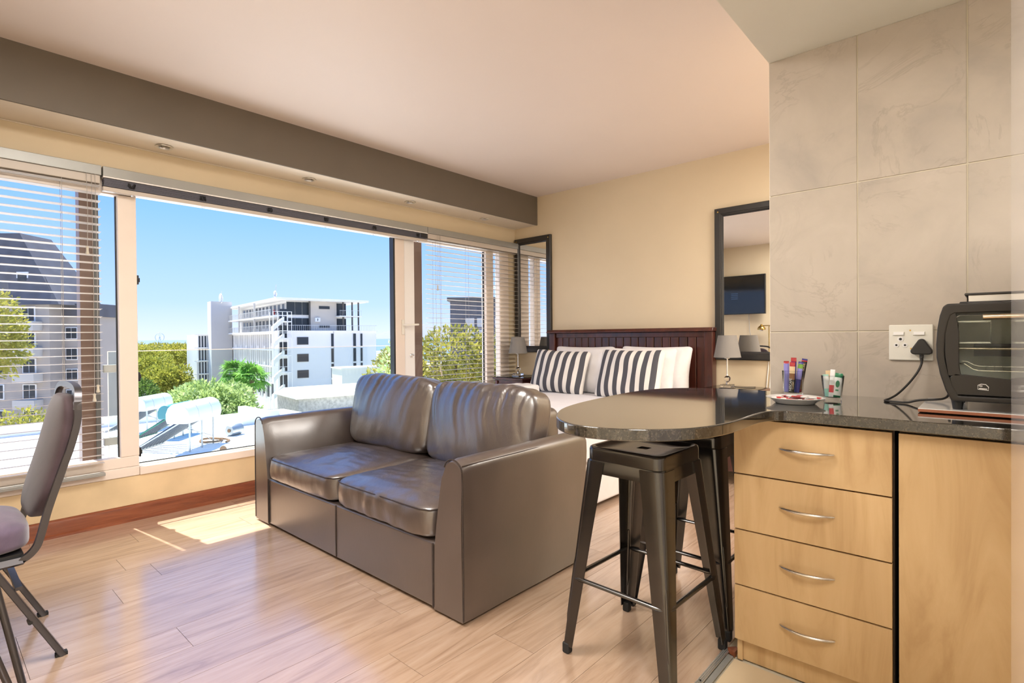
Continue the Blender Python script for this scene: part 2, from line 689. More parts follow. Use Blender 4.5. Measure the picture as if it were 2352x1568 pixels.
def soft_mesh(name, mat, dims, n=6.0, res=24, fn=None, smooth=True):
    """closed rounded cushion body; fn(p, q) moves a vertex (p in -1..1 cube coordinates, q metric)"""
    bm = bmesh.new()
    bmesh.ops.create_cube(bm, size=2)
    bmesh.ops.subdivide_edges(bm, edges=bm.edges[:], cuts=res, use_grid_fill=True)
    hx, hy, hz = dims[0] / 2, dims[1] / 2, dims[2] / 2
    for v in bm.verts:
        p = v.co.copy()
        m = max(abs(p.x), abs(p.y), abs(p.z))
        s = m / ((abs(p.x) ** n + abs(p.y) ** n + abs(p.z) ** n) ** (1 / n))
        q = Vector((p.x * s * hx, p.y * s * hy, p.z * s * hz))
        if fn:
            q = fn(p * s, q)
        v.co = q
    bmesh.ops.recalc_face_normals(bm, faces=bm.faces[:])
    me = bpy.data.meshes.new(name)
    bm.to_mesh(me)
    bm.free()
    me.materials.append(MATS[mat])
    if smooth:
        me.shade_smooth()
    return me


def text_mesh(name, txt, size, mat):
    cu = bpy.data.curves.new('t', 'FONT')
    cu.body = txt
    cu.size = size
    cu.align_x = 'CENTER'
    cu.align_y = 'CENTER'
    cu.extrude = .0002
    ob = bpy.data.objects.new('t', cu)
    COL.objects.link(ob)
    bpy.context.view_layer.update()
    dg = bpy.context.evaluated_depsgraph_get()
    me = bpy.data.meshes.new_from_object(ob.evaluated_get(dg))
    me.name = name
    me.materials.clear()
    me.materials.append(MATS[mat])
    bpy.data.objects.remove(ob)
    return me


def arc(cx, cy, r, a0, a1, n):
    return [(cx + r * math.cos(R(a0 + (a1 - a0) * i / n)), cy + r * math.sin(R(a0 + (a1 - a0) * i / n))) for i in range(n + 1)]


# ------------------------------------------------------------------ room dimensions
WX = -4.13      # window wall, inner face
NY = 4.67       # headboard wall, inner face
SY = -0.45      # television wall, inner face
CZ = 2.72       # ceiling
KZ = 2.36       # lowered kitchen ceiling
KX = -0.735     # end of the tiled wall
TY = 2.54       # tiled wall face
EX = 1.40       # far right wall
BY = -1.70      # wall behind the camera

# ------------------------------------------------------------------ floor
fl = struct(MB().box(-4.33, KX, SY - .1, NY + .1, -.12, -.012).box(KX, EX + .1, TY + .1, NY + .1, -.12, -.012).build('floor', 'joint_dark'), 'light oak laminate floor of wide planks')
PW, PL = .2, 1.30
row_off = {}
k = 0
meshes = {}


def plank_mesh(w, l):
    key = (round(w, 3), round(l, 3))
    if key not in meshes:
        meshes[key] = B(-w / 2 + .0007, w / 2 - .0007, -l / 2 + .0007, l / 2 - .0007, -.012, 0).mesh('plank', 'floor_oak')
    return meshes[key]


x = -4.25
joints = {-2.45: .69, -3.25: .80, -2.05: 1.35, -2.65: 1.55, -2.85: .25, -3.05: 1.9, -1.85: .62, -1.65: 1.15, -1.45: .2, -1.25: .75, -1.05: 1.45, -.85: .35}
while x < EX:
    x0, x1 = max(x, WX), min(x + PW, EX)
    ylo = SY if x + .1 < KX else TY + .12
    if x0 < KX < x1 and ylo == SY:
        link('plank', plank_mesh(x1 - KX, NY - TY - .12), fl, ((x1 + KX) / 2, (NY + TY + .12) / 2, 0))
        x1 = KX
    j = joints.get(round(x, 2), random.uniform(0, PL))
    y = j - PL * 6
    while y < NY:
        y0, y1 = max(y, ylo), min(y + PL, NY)
        if y1 - y0 > .02 and x1 - x0 > .01:
            link('plank', plank_mesh(x1 - x0, y1 - y0), fl, ((x0 + x1) / 2, (y0 + y1) / 2, 0))
        y += PL
    x += PW
# kitchen floor: beige tiles
fk = struct(MB().box(KX, EX + .1, BY - .1, TY + .1, -.12, -.008).box(-1.3, KX, BY - .1, SY - .0, -.12, -.008).build('floor', 'grout'), 'beige tiled kitchen floor')
fk.name = 'floor_kitchen'
ft = B(-.2 + .0015, .2 - .0015, -.2 + .0015, .2 - .0015, -.008, 0).mesh('tile', 'floor_tile', bevel=.001, segs=1)
for i in range(5):
    for j in range(9):
        link('tile', ft, fk, (KX + .045 + .2 + i * .4, 1.95 - .2 - j * .4, 0))
# metal threshold strip between the floors
ts = sgroup('trim_1', 'silver ribbed metal threshold strip between wood and tile floor')
B(-.738, -.716, -1.6, 1.985, 0, .006).build('ribbed_strip', 'alu_bright', ts, bevel=.0015)
for i in range(3):
    B(-.7345 + i * .006, -.7325 + i * .006, -1.6, 1.985, .006, .0075).build('rib', 'alu_grey', ts)
B(-.714, -.694, -1.6, 1.955, 0, .004).build('flat_strip', 'alu_grey', ts, bevel=.001)
for y in (1.74, 1.2, .6):
    MB().lathe([(.0035, 0), (.0035, .0022), (.0005, .0024)], (-.727, y, .006), 10).build('screw', 'black_plastic', ts)

# ------------------------------------------------------------------ ceilings
cl = struct(MB().box(-4.33, EX + .1, SY - .1, NY + .1, CZ, CZ + .15).build('ceiling', 'ceiling_paint'), 'smooth off-white plaster ceiling')
struct(MB().box(KX, EX + .1, BY - .1, TY + .12, KZ, CZ).box(-1.3, KX, BY - .1, SY - .1, KZ, CZ).build('ceiling_kitchen', 'kitchen_ceiling_paint'), 'lowered cream plaster ceiling over the kitchen')

# ------------------------------------------------------------------ walls
wl_ = struct(MB().box(-4.33, WX, SY - .1, NY + .1, -.12, .285).box(-4.33, WX, SY - .1, NY + .1, 2.165, CZ).box(-4.33, WX, 4.55, NY + .1, .285, 2.165).box(-4.33, WX, SY - .1, -.30, .285, 2.165).build('wall_left', 'wall_paint'), 'cream window wall')
# low wall under the window carries rougher old paint
struct(MB().box(WX, WX + .004, SY, NY, .10, .283).build('trim_2', 'sill_paint', bevel=.002), 'peeling yellow paint band under the window sill')
struct(MB().box(-4.33, EX + .1, NY, NY + .12, -.12, CZ).build('wall_back', 'wall_paint'), 'beige wall behind the bed')
struct(MB().box(-4.33, -1.2, SY - .12, SY, -.12, CZ).build('wall_front', 'wall_paint'), 'beige wall with the television')
struct(MB().box(-1.32, -1.2, BY - .1, SY - .12, -.12, CZ).build('wall_return', 'wall_white'), 'short white return wall by the kitchen')
struct(MB().box(-1.32, EX + .1, BY - .12, BY, -.12, CZ).build('wall_behind', 'wall_white'), 'white wall of the kitchen')
struct(MB().box(EX, EX + .12, BY, NY, -.12, CZ).build('wall_right', 'wall_white'), 'white side wall of the kitchen')
# tiled partition
wk = struct(MB().box(KX + .004, EX, TY + .012, TY + .13, -.05, CZ).build('wall_kitchen', 'wall_paint'), 'kitchen wall covered in large grey marbled tiles')
MB().box(KX + .004, EX, TY + .004, TY + .012, .80, KZ).build('grout_bed', 'grout', wk)
cols_x = [KX, -.403, -.066, .268, .602, .936, 1.27, EX]
rows_z = [.571, 1.171, 1.771, KZ]
for i in range(len(cols_x) - 1):
    for j in range(3):
        g = .0022
        x0, x1, z0, z1 = cols_x[i] + (g if i else 0), cols_x[i + 1] - g, max(rows_z[j], .80) + g, rows_z[j + 1] - (g if j < 2 else 0)
        cx, cz = (x0 + x1) / 2, (z0 + z1) / 2
        B(x0 - cx, x1 - cx, -.004, .006, z0 - cz, z1 - cz).build('tile', 'wall_tile', wk, bevel=.0018, segs=2, loc=(cx, TY + .004, cz))
MB().box(KX - .001, KX + .004, TY + .001, TY + .13, .80, KZ).build('tile_edge_trim', 'soffit_cream', wk)

# grey bulkhead with cream underside
bk = sgroup('trim_3', 'grey painted bulkhead with cream underside above the window')
B(-3.806, -3.79, SY, NY, 2.405, CZ).build('fascia', 'beam_grey', bk)
B(WX, -3.806, SY, NY, 2.405, CZ).build('soffit', 'soffit_cream', bk)
pts = [(WX + .003, SY, 2.401), (WX + .003, NY, 2.401)]
MB().bar(pts[0], pts[1], .010, .006).build('plaster_crack_bead', 'soffit_cream', bk)
# skirting
sk = sgroup('baseboard_left', 'red-brown varnished wooden skirting board under the window')
MB().prism([(WX, 0), (WX + .022, 0), (WX + .022, .075), (WX + .016, .092), (WX + .006, .10), (WX, .10)], SY, NY, 'y').build('skirting_board', 'skirting_wood', sk, smooth=30)
MB().prism([(WX + .022, 0), (WX + .036, 0), (WX + .034, .012), (WX + .022, .02)], SY, NY, 'y').build('quarter_round', 'skirting_wood', sk, smooth=40)

# ------------------------------------------------------------------ windows
FX0, FX1 = -4.20, -4.125


def frame_piece(name, y0, y1, z0, z1, parent, mat='frame_white', x0=FX0, x1=FX1, bev=.005):
    return B(x0, x1, y0, y1, z0, z1).build(name, mat, parent, bevel=bev)


w1 = sgroup('window_1', 'left fixed window pane with white frame behind the lowered blind')
frame_piece('bottom_frame', -.30, .965, .285, .345, w1, x1=-4.118)
frame_piece('sash_bottom_rail', -.26, .965, .345, .412, w1)
frame_piece('mullion', .867, .967, .412, 2.165, w1)
frame_piece('top_frame', -.30, .965, 2.075, 2.165, w1)
frame_piece('left_frame', -.30, -.22, .345, 2.165, w1)
B(-4.172, -4.166, -.22, .867, .412, 2.075).build('pane', 'window_glass', w1)
B(-4.175, -4.160, .860, .868, .412, 2.075).build('gasket', 'black_plastic', w1)
B(-4.160, -4.150, .895, .900, .43, 2.07).build('frame_bead', 'frame_white', w1, bevel=.002)
B(-4.150, -4.122, .16, .48, .338, .346).build('drip_strip', 'alu_grey', w1)
for z in (1.55, .92, .43):
    h = B(-4.17, -4.13, .967, .978, z - .03, z + .03).build('hinge', 'black_plastic', w1, bevel=.003)
    B(-4.165, -4.14, .978, .986, z - .014, z + .014).build('hinge_pin', 'black_plastic', h, bevel=.002)
w2 = sgroup('window_2', 'wide open middle window with white frame')
frame_piece('bottom_frame', .965, 2.98, .285, .338, w2, x1=-4.112)
B(-4.19, -4.16, .965, 2.98, .338, .352).build('track', 'frame_bright', w2, bevel=.002)
B(-4.168, -4.164, .965, 2.98, .352, .358).build('track_seal', 'black_plastic', w2)
frame_piece('top_frame', .965, 2.98, 2.095, 2.165, w2)
w3 = sgroup('window_3', 'right casement window with white frame and lever handle')
frame_piece('jamb', 2.985, 3.09, .285, 2.165, w3)
frame_piece('sash_stile', 3.09, 3.215, .345, 2.165, w3, 'frame_bright', -4.195, -4.137)
B(-4.19, -4.13, 2.968, 2.986, .345, 2.095).build('gasket', 'black_plastic', w3)
frame_piece('bottom_frame', 3.09, 4.55, .285, .36, w3)
frame_piece('top_frame', 3.09, 4.55, 2.095, 2.165, w3)
frame_piece('mullion', 4.185, 4.30, .36, 2.095, w3)
frame_piece('end_frame', 4.405, 4.55, .36, 2.095, w3)
B(-4.172, -4.166, 3.215, 4.185, .36, 2.095).build('pane', 'window_glass', w3)
B(-4.172, -4.166, 4.30, 4.405, .36, 2.095).build('pane', 'window_glass', w3)
B(-4.176, -4.160, 4.176, 4.186, .36, 2.095).build('gasket', 'black_plastic', w3)
hd = B(-4.125, -4.112, 3.05, 3.078, 1.19, 1.33).build('handle_plate', 'socket_white', w3, bevel=.004)
MB().tube([(-4.115, 3.064, 1.28), (-4.085, 3.064, 1.28), (-4.075, 3.075, 1.28), (-4.072, 3.21, 1.285)], .009, 10).build('handle_lever', 'socket_white', hd, smooth=50)
MB().lathe([(.018, 0), (.018, .006), (.011, .012), (.011, .02), (.016, .026), (.010, .034)], (-4.137, 3.17, .99), 16, 'x').build('knob', 'alu_bright', w3, smooth=40)

# outside posts and glass balustrade
bp = sgroup('trim_4', 'brown window posts on the outer sill')
B(-4.47, -4.36, .712, .806, -.6, 2.6).build('outer_post', 'frame_bronze', bp, bevel=.004)
B(-4.36, -4.342, .784, .809, -.6, 2.6).build('outer_post_edge', 'post_dark', bp)
B(-4.40, -4.34, 3.35, 3.47, -.6, 2.6).build('outer_post', 'frame_bronze', bp, bevel=.004)
gb = thing('glass_balustrade', 'frameless clear glass balustrade panel outside the open window', 'balustrade', (-4.40, 2.06, -.1))
B(-.005, .005, -1.20, 1.26, .0, 1.184).build('glass_panel', 'balustrade_glass', gb)
B(-.0055, .0055, -1.20, 1.26, 1.181, 1.186).build('polished_edge', 'frame_bright', gb)
B(-.0055, .0055, -1.203, -1.199, .0, 1.184).build('polished_edge', 'frame_bright', gb)
for y, s in ((-1.19, 1), (1.25, -1)):
    for z in (1.07, .585):
        MB().prism(arc(y + s * .03, z, .026, -90 if s > 0 else 90, 90 if s > 0 else 270, 10) + [(y - s * .04, z + .026), (y - s * .04, z - .026)], -.02, .03, 'x').build('clamp', 'alu_grey', gb, bevel=.003)

# ------------------------------------------------------------------ venetian blinds
SLAT_P = .0472


def slat_mesh(l, tilt=0.0):
    n = 6
    pr = []
    for i in range(n + 1):
        t = -1 + 2 * i / n
        pr.append((t * .025, .0022 * (1 - t * t)))
    poly = [(a, b + .0008) for a, b in pr] + [(a, b - .0008) for a, b in reversed(pr)]
    c, s_ = math.cos(tilt), math.sin(tilt)
    poly = [(a * c - b * s_, a * s_ + b * c) for a, b in poly]
    return MB().prism(poly, -l / 2, l / 2, 'y').mesh('slat', 'slat_cream', smooth=40)


def lowered_blind(name, label, y0, y1, ladders, wand_y, cords, ztop=2.105, zbot=.345, tilt=.10):
    yc = (y0 + y1) / 2
    b = thing(name, label, 'window blind', (-4.085, yc, 0), group='venetian blinds at the window')
    B(-.045, .03, y0 - yc, y1 - yc, 2.168, 2.228).build('headrail', 'alu_grey', b, bevel=.003)
    B(-.028, .022, y0 - yc + .005, y1 - yc - .005, 2.118, 2.168).build('valance', 'slat_cream', b, bevel=.004)
    sm = slat_mesh(y1 - y0 - .008, tilt)
    z = ztop
    while z > zbot + .03:
        link('slat', sm, b, (0, 0, z))
        z -= SLAT_P
    B(-.024, .024, y0 - yc, y1 - yc, zbot - .012, zbot + .008).build('bottom_rail', 'alu_grey', b, bevel=.003)
    for ly in ladders:
        MB().tube([(.024, ly - yc, 2.12), (.024, ly - yc, zbot)], .0013, 5).tube([(-.024, ly - yc, 2.12), (-.024, ly - yc, zbot)], .0013, 5).build('ladder_cord', 'cord_grey', b)
    for cy, zb in cords:
        q = MB().tube([(.032, cy - yc, 2.17), (.034, cy - yc + .004, (2.17 + zb) / 2), (.032, cy - yc, zb)], .0014, 5).build('lift_cord', 'cord_grey', b)
        MB().lathe([(.004, .025), (.0085, .022), (.0065, .012), (.0065, .0), (.010, -.018), (.009, -.022), (.003, -.024)], (.032, cy - yc, zb), 12).build('tassel', 'tassel_cream', q, smooth=50)
    return b


lowered_blind('venetian_blind', 'lowered cream venetian blind behind the chair, on the left pane', -.28, .775, (.06, .585), .70, ((.70, 1.70), (.742, .865), (.724, .812)), zbot=.338, tilt=.07)
lowered_blind('venetian_blind', 'lowered cream venetian blind beside the bedside table', 3.322, 4.645, (3.42, 3.86, 4.33), 3.5, ((3.435, 1.645), (3.46, .84), (3.475, .80)), zbot=.338, tilt=.015)
# middle blind, pulled up
mb = thing('venetian_blind', 'pulled-up venetian blind with shade-darkened stack of slats over open window', 'window blind', (-4.085, 2.05, 0), group='venetian blinds at the window')
y0, y1 = .782 - 2.05, 3.318 - 2.05
B(-.045, .03, y0, y1, 2.168, 2.228).build('headrail', 'alu_grey', mb, bevel=.003)
B(-.02, .032, y0, y1, 2.160, 2.168).build('headrail_lip', 'frame_bright', mb)
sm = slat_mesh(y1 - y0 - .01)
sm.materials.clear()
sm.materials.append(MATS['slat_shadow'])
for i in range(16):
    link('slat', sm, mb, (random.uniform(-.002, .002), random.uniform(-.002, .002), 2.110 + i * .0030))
B(-.026, .026, y0, y1, 2.080, 2.106).build('bottom_rail', 'slat_cream', mb, bevel=.004)
for i, ly in enumerate((.93, 1.34, 1.80, 2.26, 2.72, 3.20)):
    m2 = MB()
    for q in range(5):
        a = random.uniform(0, 6.28)
        m2.tube([(.030 + .004 * math.cos(t + a), ly - 2.05 + .020 * math.sin(t * 1.0 + a) * (1 - .1 * q), 2.132 + .016 * math.cos(t * 2 + a)) for t in [i2 * .6 for i2 in range(11)]], .0018, 4)
    m2.build('cord_bundle', 'dark_bracket', mb)
    MB().lathe([(.012, 0), (.012, .004), (.006, .006)], (.005, ly - 2.05 + .01, 2.072), 12).build('cord_button', 'crystal', mb, smooth=40)
B(.026, .034, y1 - .08, y1 - .01, 2.118, 2.158).build('cord_lock', 'dark_bracket', mb, bevel=.002)

# downlights in the bulkhead
for i, y in enumerate((1.088, 2.073, 3.044, 4.014)):
    d = thing('downlight', ('round recessed downlight in bulkhead, nearest the camera', 'round recessed downlight in bulkhead, second from the camera', 'round recessed downlight in bulkhead, second from the bed', 'round recessed downlight in bulkhead, above the bedside table')[i], 'downlight', (-3.97, y, 2.405), group='recessed downlights in the bulkhead')
    d.scale = (1.25, 1.25, 1.25)
    MB().lathe([(.028, 0), (.036, -.001), (.041, -.004), (.040, -.007), (.033, -.007), (.028, -.003), (.027, 0)], (0, 0, 0), 28).build('ring', 'alu_bright', d, smooth=40)
    MB().lathe([(.0265, -.001), (.018, -.0015), (.006, -.004), (.0, -.005)], (0, 0, 0), 20).build('bulb', 'crystal', d, smooth=60)

# fill lamps added out of frame to brighten the room, shaped as ceiling fixtures
def fill_lamp(name, label, loc, size, energy, col=(1, .955, .90)):
    t = thing(name, label, 'fill light', loc, group='added out-of-view fill lights')
    B(-size[0] / 2 - .02, size[0] / 2 + .02, -size[1] / 2 - .02, size[1] / 2 + .02, -.03, 0).build('housing', 'frame_bright', t, bevel=.006)
    B(-size[0] / 2, size[0] / 2, -size[1] / 2, size[1] / 2, -.036, -.03).build('diffuser', 'fill_diffuser', t)
    ld = bpy.data.lights.new(name, 'AREA')
    ld.shape = 'RECTANGLE'
    ld.size, ld.size_y = size
    ld.energy = energy
    ld.color = col
    lo = bpy.data.objects.new(name + '_light', ld)
    COL.objects.link(lo)
    lo.parent = t
    lo.location = (0, 0, -.045)
    return t


fill_lamp('ceiling_light', 'added out-of-view square fill light over the living area', (-1.9, .55, CZ), (.9, .9), FILL_LIVING)
fill_lamp('ceiling_light', 'added out-of-view square fill light over the bedside passage', (.2, 3.7, CZ), (.7, .7), FILL_BED)
fill_lamp('ceiling_light', 'added out-of-view square fill light over the kitchen', (.35, .2, KZ), (.8, .8), FILL_KITCHEN)

# ------------------------------------------------------------------ sofa
sofa = thing('sofa', 'brown leather two-seat sofa with flared arms in front of the window', 'sofa', (-2.552, 1.905, 0))


def wr(v, sc, seed):
    return noise.noise(Vector((v[0] * sc[0] + seed, v[1] * sc[1] + seed * 1.7, v[2] * sc[2] - seed)))


bs = B(-.80, .80, -.447, .30, .012, .292).build('base', 'leather', sofa, bevel=.012, segs=3)
B(-.80, .80, .24, .452, .03, .775).build('back_frame', 'leather', sofa, bevel=.05, segs=4)
MB().tube([(0, -.4475, .02), (0, -.449, .15), (0, -.4475, .288)], .004, 6).build('seam', 'leather_seam', bs)
# arms
prof = [(.79, .012), (.79, .27), (.795, .34), (.808, .42), (.828, .51), (.850, .585), (.868, .625)]
prof += [(.915 + .047 * math.cos(R(a)) * (1.25 if a < 90 else 1), .617 + .046 * math.sin(R(a))) for a in range(165, -1, -15)]
prof += [(.976, .57), (.9765, .40), (.9775, .2), (.975, .012)]
for sgn in (1, -1):
    m2 = MB()
    ny = 26
    n = len(prof)
    vs = []
    for i in range(ny + 1):
        t = i / ny
        y = -.452 + t * .885
        for (px_, pz_) in prof:
            ins = 0.0
            if i == 0 or i == ny:
                ins = .012
            cx, cz = .885, .33
            qx = px_ + (cx - px_) / max(.05, math.hypot(px_ - cx, pz_ - cz)) * ins
            qz = pz_ + (cz - pz_) / max(.05, math.hypot(px_ - cx, pz_ - cz)) * ins if pz_ > .05 else pz_
            w = wr((px_ * 1.0, y, pz_), (4, 3.0, 4), 3 + sgn) * .006
            if pz_ > .35 and t < .25:
                w += wr((px_, y, pz_), (9, 10, 22), 8 + sgn) * .007 * (1 - t * 4)
            vs.append((sgn * (qx + w), y + (0.012 if i == 1 else 0) - (.012 if i == ny - 1 else 0) * 0, qz + w * .5 * (pz_ > .05)))
    fs = []
    for i in range(ny):
        for j in range(n):
            fs.append((i * n + j, i * n + (j + 1) % n, (i + 1) * n + (j + 1) % n, (i + 1) * n + j))
    m2.add(vs, fs)
    # front face as a fan of rows with slight folds
    for end in (0, ny):
        o = end * n
        cvs = [vs[o + j] for j in range(n)]
        half = n // 2
        m2.add(cvs, [tuple(range(n))])
    a_ = m2.build('arm', 'leather', sofa, smooth=48)
    MB().tube([(sgn * (p[0] + .0), -.4535 + .002, p[1]) for p in prof[6:-1]] + [(sgn * .976, -.4515, .02)], .0035, 6).build('piping', 'leather_seam', a_, smooth=60)
    MB().tube([(sgn * .964, -.44 + i * .0865, .640) for i in range(11)], .0028, 5).build('seam', 'leather_seam', a_)
    MB().tube([(sgn * .79, -.4530, .02), (sgn * .79, -.4535, .29)], .004, 6).build('seam', 'leather_seam', a_)


def seat_fn(seed):
    def f(p, q):
        top = max(0, p.z)
        cx, cy = 1 - abs(p.x) ** 2.2, 1 - abs(p.y) ** 2.6
        q.z += .022 * max(cx, 0) * max(cy, 0) * (1 if p.z > 0 else -.15)
        if p.z > .2:
            fold = wr((q.x + .25 * q.y, q.y * .6, 0), (13, 9, 1), seed)
            fold2 = wr((q.x * .6 - .5 * q.y, q.y, 0), (17, 26, 1), seed + 5)
            q.z += (fold * .006 + fold2 * .0045) * min(1, (1.02 - abs(p.x)) * 4) * min(1, (1.02 - abs(p.y)) * 4)
        if p.y < -.8 and abs(p.z) < .9:
            q.y += wr((q.x, 0, q.z), (16, 1, 7), seed + 2) * .010
            q.y -= .012 * (1 - p.z * p.z)
        if abs(p.y + 1) < .06 or abs(p.y - 1) < .06:
            pass
        return q
    return f


for i, xx in enumerate((-.396, .396)):
    c = link('seat_cushion', soft_mesh('seat_cushion', 'leather_soft', (.785, .70, .15), 9, 44, seat_fn(2.3 + i * 4)), sofa, (xx, -.112, .366))
    ring = []
    for t in range(64):
        a = 2 * PI * t / 64
        ca, sa = math.cos(a), math.sin(a)
        mm = (abs(ca) ** 12 + abs(sa) ** 12) ** (-1 / 12)
        ring.append((.3925 * ca * mm, .3515 * sa * mm - .002, .056))
    MB().tube(ring, .0035, 6, closed=True).build('piping', 'leather_seam', c)


def back_fn(seed, side):
    def f(p, q):
        cx, cz = max(0, 1 - abs(p.x) ** 2.4), max(0, 1 - abs(p.z) ** 2.4)
        if p.y < 0:
            q.y -= .045 * cx * (cz ** .7)
            topw = max(0, (p.z + .35) / 1.35)
            g = wr((q.x + .05 * math.sin(q.z * 9 + seed), 0, q.z * .22), (34, 1, 6), seed)
            g2 = wr((q.x * 1.0 + q.z * .35 * side, 0, q.z * .5), (11, 1, 5), seed + 3)
            q.y += (g * .013 * topw ** .8 + g2 * .008) * min(1, (1.03 - abs(p.x)) * 5)
        else:
            q.y += .02 * cx * cz
        if p.z > .75:
            q.z += wr((q.x, q.y, 0), (22, 10, 1), seed + 7) * .008
            q.z += .012 * cx
        q.x *= 1 + .035 * max(0, p.z)
        return q
    return f


for i, (xx, rz) in enumerate(((-.405, R(1.0)), (.415, R(-1.5)))):
    c = link('back_cushion', soft_mesh('back_cushion', 'leather_soft', (.83, .19, .475), 6, 60, back_fn(1.7 + 5 * i, 1 if i else -1)), sofa, (xx, .235, .662 - .012 * i), (R(-11), 0, rz))
for sx in (-.85, .85):
    for sy in (-.38, .36):
        MB().lathe([(.022, 0), (.022, .014)], (sx, sy, 0), 12).build('foot', 'black_plastic', sofa)

# ------------------------------------------------------------------ bar stools
def make_stool(label, loc, rz):
    t = thing('bar_stool', label, 'stool', loc, rz, 'metal bar stools at the worktop')
    H = .76
    a = .152
    r = .035
    outline = []
    for (cx, cy, s0) in ((a - r, a - r, 0), (-a + r, a - r, 90), (-a + r, -a + r, 180), (a - r, -a + r, 270)):
        outline += arc(cx, cy, r, s0, s0 + 90, 6)
    n = len(outline)
    m = MB()
    rings = [(1.0, H - .048), (1.0, H - .012), (.985, H - .003), (.955, H), (.90, H - .003), (.84, H - .010), (.5, H - .012), (.14, H - .012), (.14, H - .02)]
    vs = [(x * s, y * s, z) for s, z in rings for x, y in outline]
    fs = [(i * n + j, i * n + (j + 1) % n, (i + 1) * n + (j + 1) % n, (i + 1) * n + j) for i in range(len(rings) - 1) for j in range(n)]
    m.add(vs, fs)
    m.build('seat', 'gunmetal', t, smooth=50)
    # skirt below the seat
    m = MB()
    vs = [(x * s, y * s, z) for s, z in ((.985, H - .045), (1.012, H - .05), (1.033, H - .094), (1.022, H - .094), (.98, H - .05)) for x, y in outline]
    m.add(vs, [(i * n + j, i * n + (j + 1) % n, (i + 1) * n + (j + 1) % n, (i + 1) * n + j) for i in range(4) for j in range(n)])
    m.build('skirt', 'gunmetal', t, smooth=50)
    for qx, qy in ((1, 1), (-1, 1), (-1, -1), (1, -1)):
        m = MB()
        K = 12
        prof_n = None
        vs = []
        for i in range(K + 1):
            s = i / K
            z = H - .052 - s * (H - .052 - .03)
            c = .157 + .058 * s
            w = .086 - .046 * s
            rr = max(.008, .034 - .026 * s)
            # L profile with rounded outer corner, open to the inside
            pl = [(c - w, c), (c - rr - (w - rr) * .4, c)]
            pl += arc(c - rr, c - rr, rr, 90, 0, 6)
            pl += [(c, c - rr - (w - rr) * .4), (c, c - w)]
            th = .0035
            inn = [(x - th if x > c - w * .5 else x, y - th if y > c - w * .5 else y) for x, y in reversed(pl)]
            ring = pl + inn
            prof_n = len(ring)
            vs += [(x * qx, y * qy, z) for x, y in ring]
        fs = [(i * prof_n + j, i * prof_n + (j + 1) % prof_n, (i + 1) * prof_n + (j + 1) % prof_n, (i + 1) * prof_n + j) for i in range(K) for j in range(prof_n)]
        fs += [tuple(range(prof_n)), tuple(K * prof_n + j for j in range(prof_n))]
        m.add(vs, fs)
        leg = m.build('leg', 'gunmetal', t, smooth=40)
        # pressed rib on the corner of the leg
        ribp = []
        for i in range(9):
            s = .52 + .36 * i / 8
            z = H - .052 - s * (H - .082)
            c = .157 + .058 * s
            rr = max(.008, .034 - .026 * s)
            d = c - rr + rr * .7071 - .0035
            ribp.append((d * qx, d * qy, z))
        MB().tube(ribp, [.0045] + [.0075] * 7 + [.0045], 8).build('rib', 'gunmetal', leg, smooth=60)
        MB().box(qx * .2035 - .0145, qx * .2035 + .0145, qy * .2035 - .0145, qy * .2035 + .0145, 0, .040).build('foot_cap', 'rubber', leg, bevel=.006)
    zr = .278
    e = .157 + .058 * ((H - .052 - zr) / (H - .082)) - .006
    for p, q in (((-e, -e), (e, -e)), ((e, -e), (e, e)), ((e, e), (-e, e)), ((-e, e), (-e, -e))):
        pv, qv = Vector((*p, zr)), Vector((*q, zr))
        d = (qv - pv).normalized()
        MB().tube([pv + d * .012, pv + d * .035, pv + d * .06, qv - d * .06, qv - d * .035, qv - d * .012], [.006, .011, .0095, .0095, .011, .006], 8, flat=.8).build('footrest_bar', 'gunmetal', t, smooth=50)
    for p, q in (((-.15, -.15), (.15, .15)), ((-.15, .15), (.15, -.15))):
        MB().bar((*p, H - .10), (*q, H - .10), .022, .004).build('brace', 'gunmetal', t)
    return t


st = make_stool('glossy gunmetal bar stool tucked under the rounded worktop end, nearest the camera', (-.953, 1.785, 0), R(-2))
dup(st, (-.953, 2.255, 0), R(0), 'gunmetal bar stool behind the front stool, half hidden by the drawer cabinet')

# ------------------------------------------------------------------ kitchen cabinets
cab = thing('drawer_cabinet', 'maple base cabinet with four drawers under the worktop', 'cabinet', (-.453, 2.24, 0))
ox, oy = -.453, 2.24


def lb(x0, x1, y0, y1, z0, z1):
    return B(x0 - ox, x1 - ox, y0 - oy, y1 - oy, z0, z1)


lb(-.681, -.663, 1.957, 2.535, 0, .872).build('side_panel', 'maple', cab, bevel=.001)
lb(-.663, -.218, 1.962, 2.535, .085, .872).build('carcass', 'cabinet_dark', cab)
lb(-.663, -.218, 1.968, 1.984, 0, .085).build('plinth', 'maple', cab)
dz = [(.082, .2745), (.279, .472), (.4765, .669), (.6735, .866)]
for z0, z1 in dz:
    xc, zc = -.4525, (z0 + z1) / 2
    f = B(-.2305, .2305, 0, .019, -(z1 - z0) / 2, (z1 - z0) / 2).build('drawer', 'maple', cab, bevel=.0012, segs=1, loc=(xc - ox, 1.937 - oy, zc))
    hz = .008
    hp = []
    for i in range(15):
        t = i / 14
        hp.append((-.080 + .161 * t, -.004 - .026 * math.sin(PI * t) ** .8, hz))
    MB().tube(hp, [.003] + [.0055] * 2 + [.0068] * 9 + [.0055] * 2 + [.003], 8, flat=.8).build('handle', 'handle_metal', f, smooth=60)
dc = thing('panel_cabinet', 'maple base cabinet with one tall plain door beside the drawers', 'cabinet', (.12, 2.24, 0))
ox = .12
lb(-.206, .45, 1.962, 2.535, .06, .872).build('carcass', 'cabinet_dark', dc)
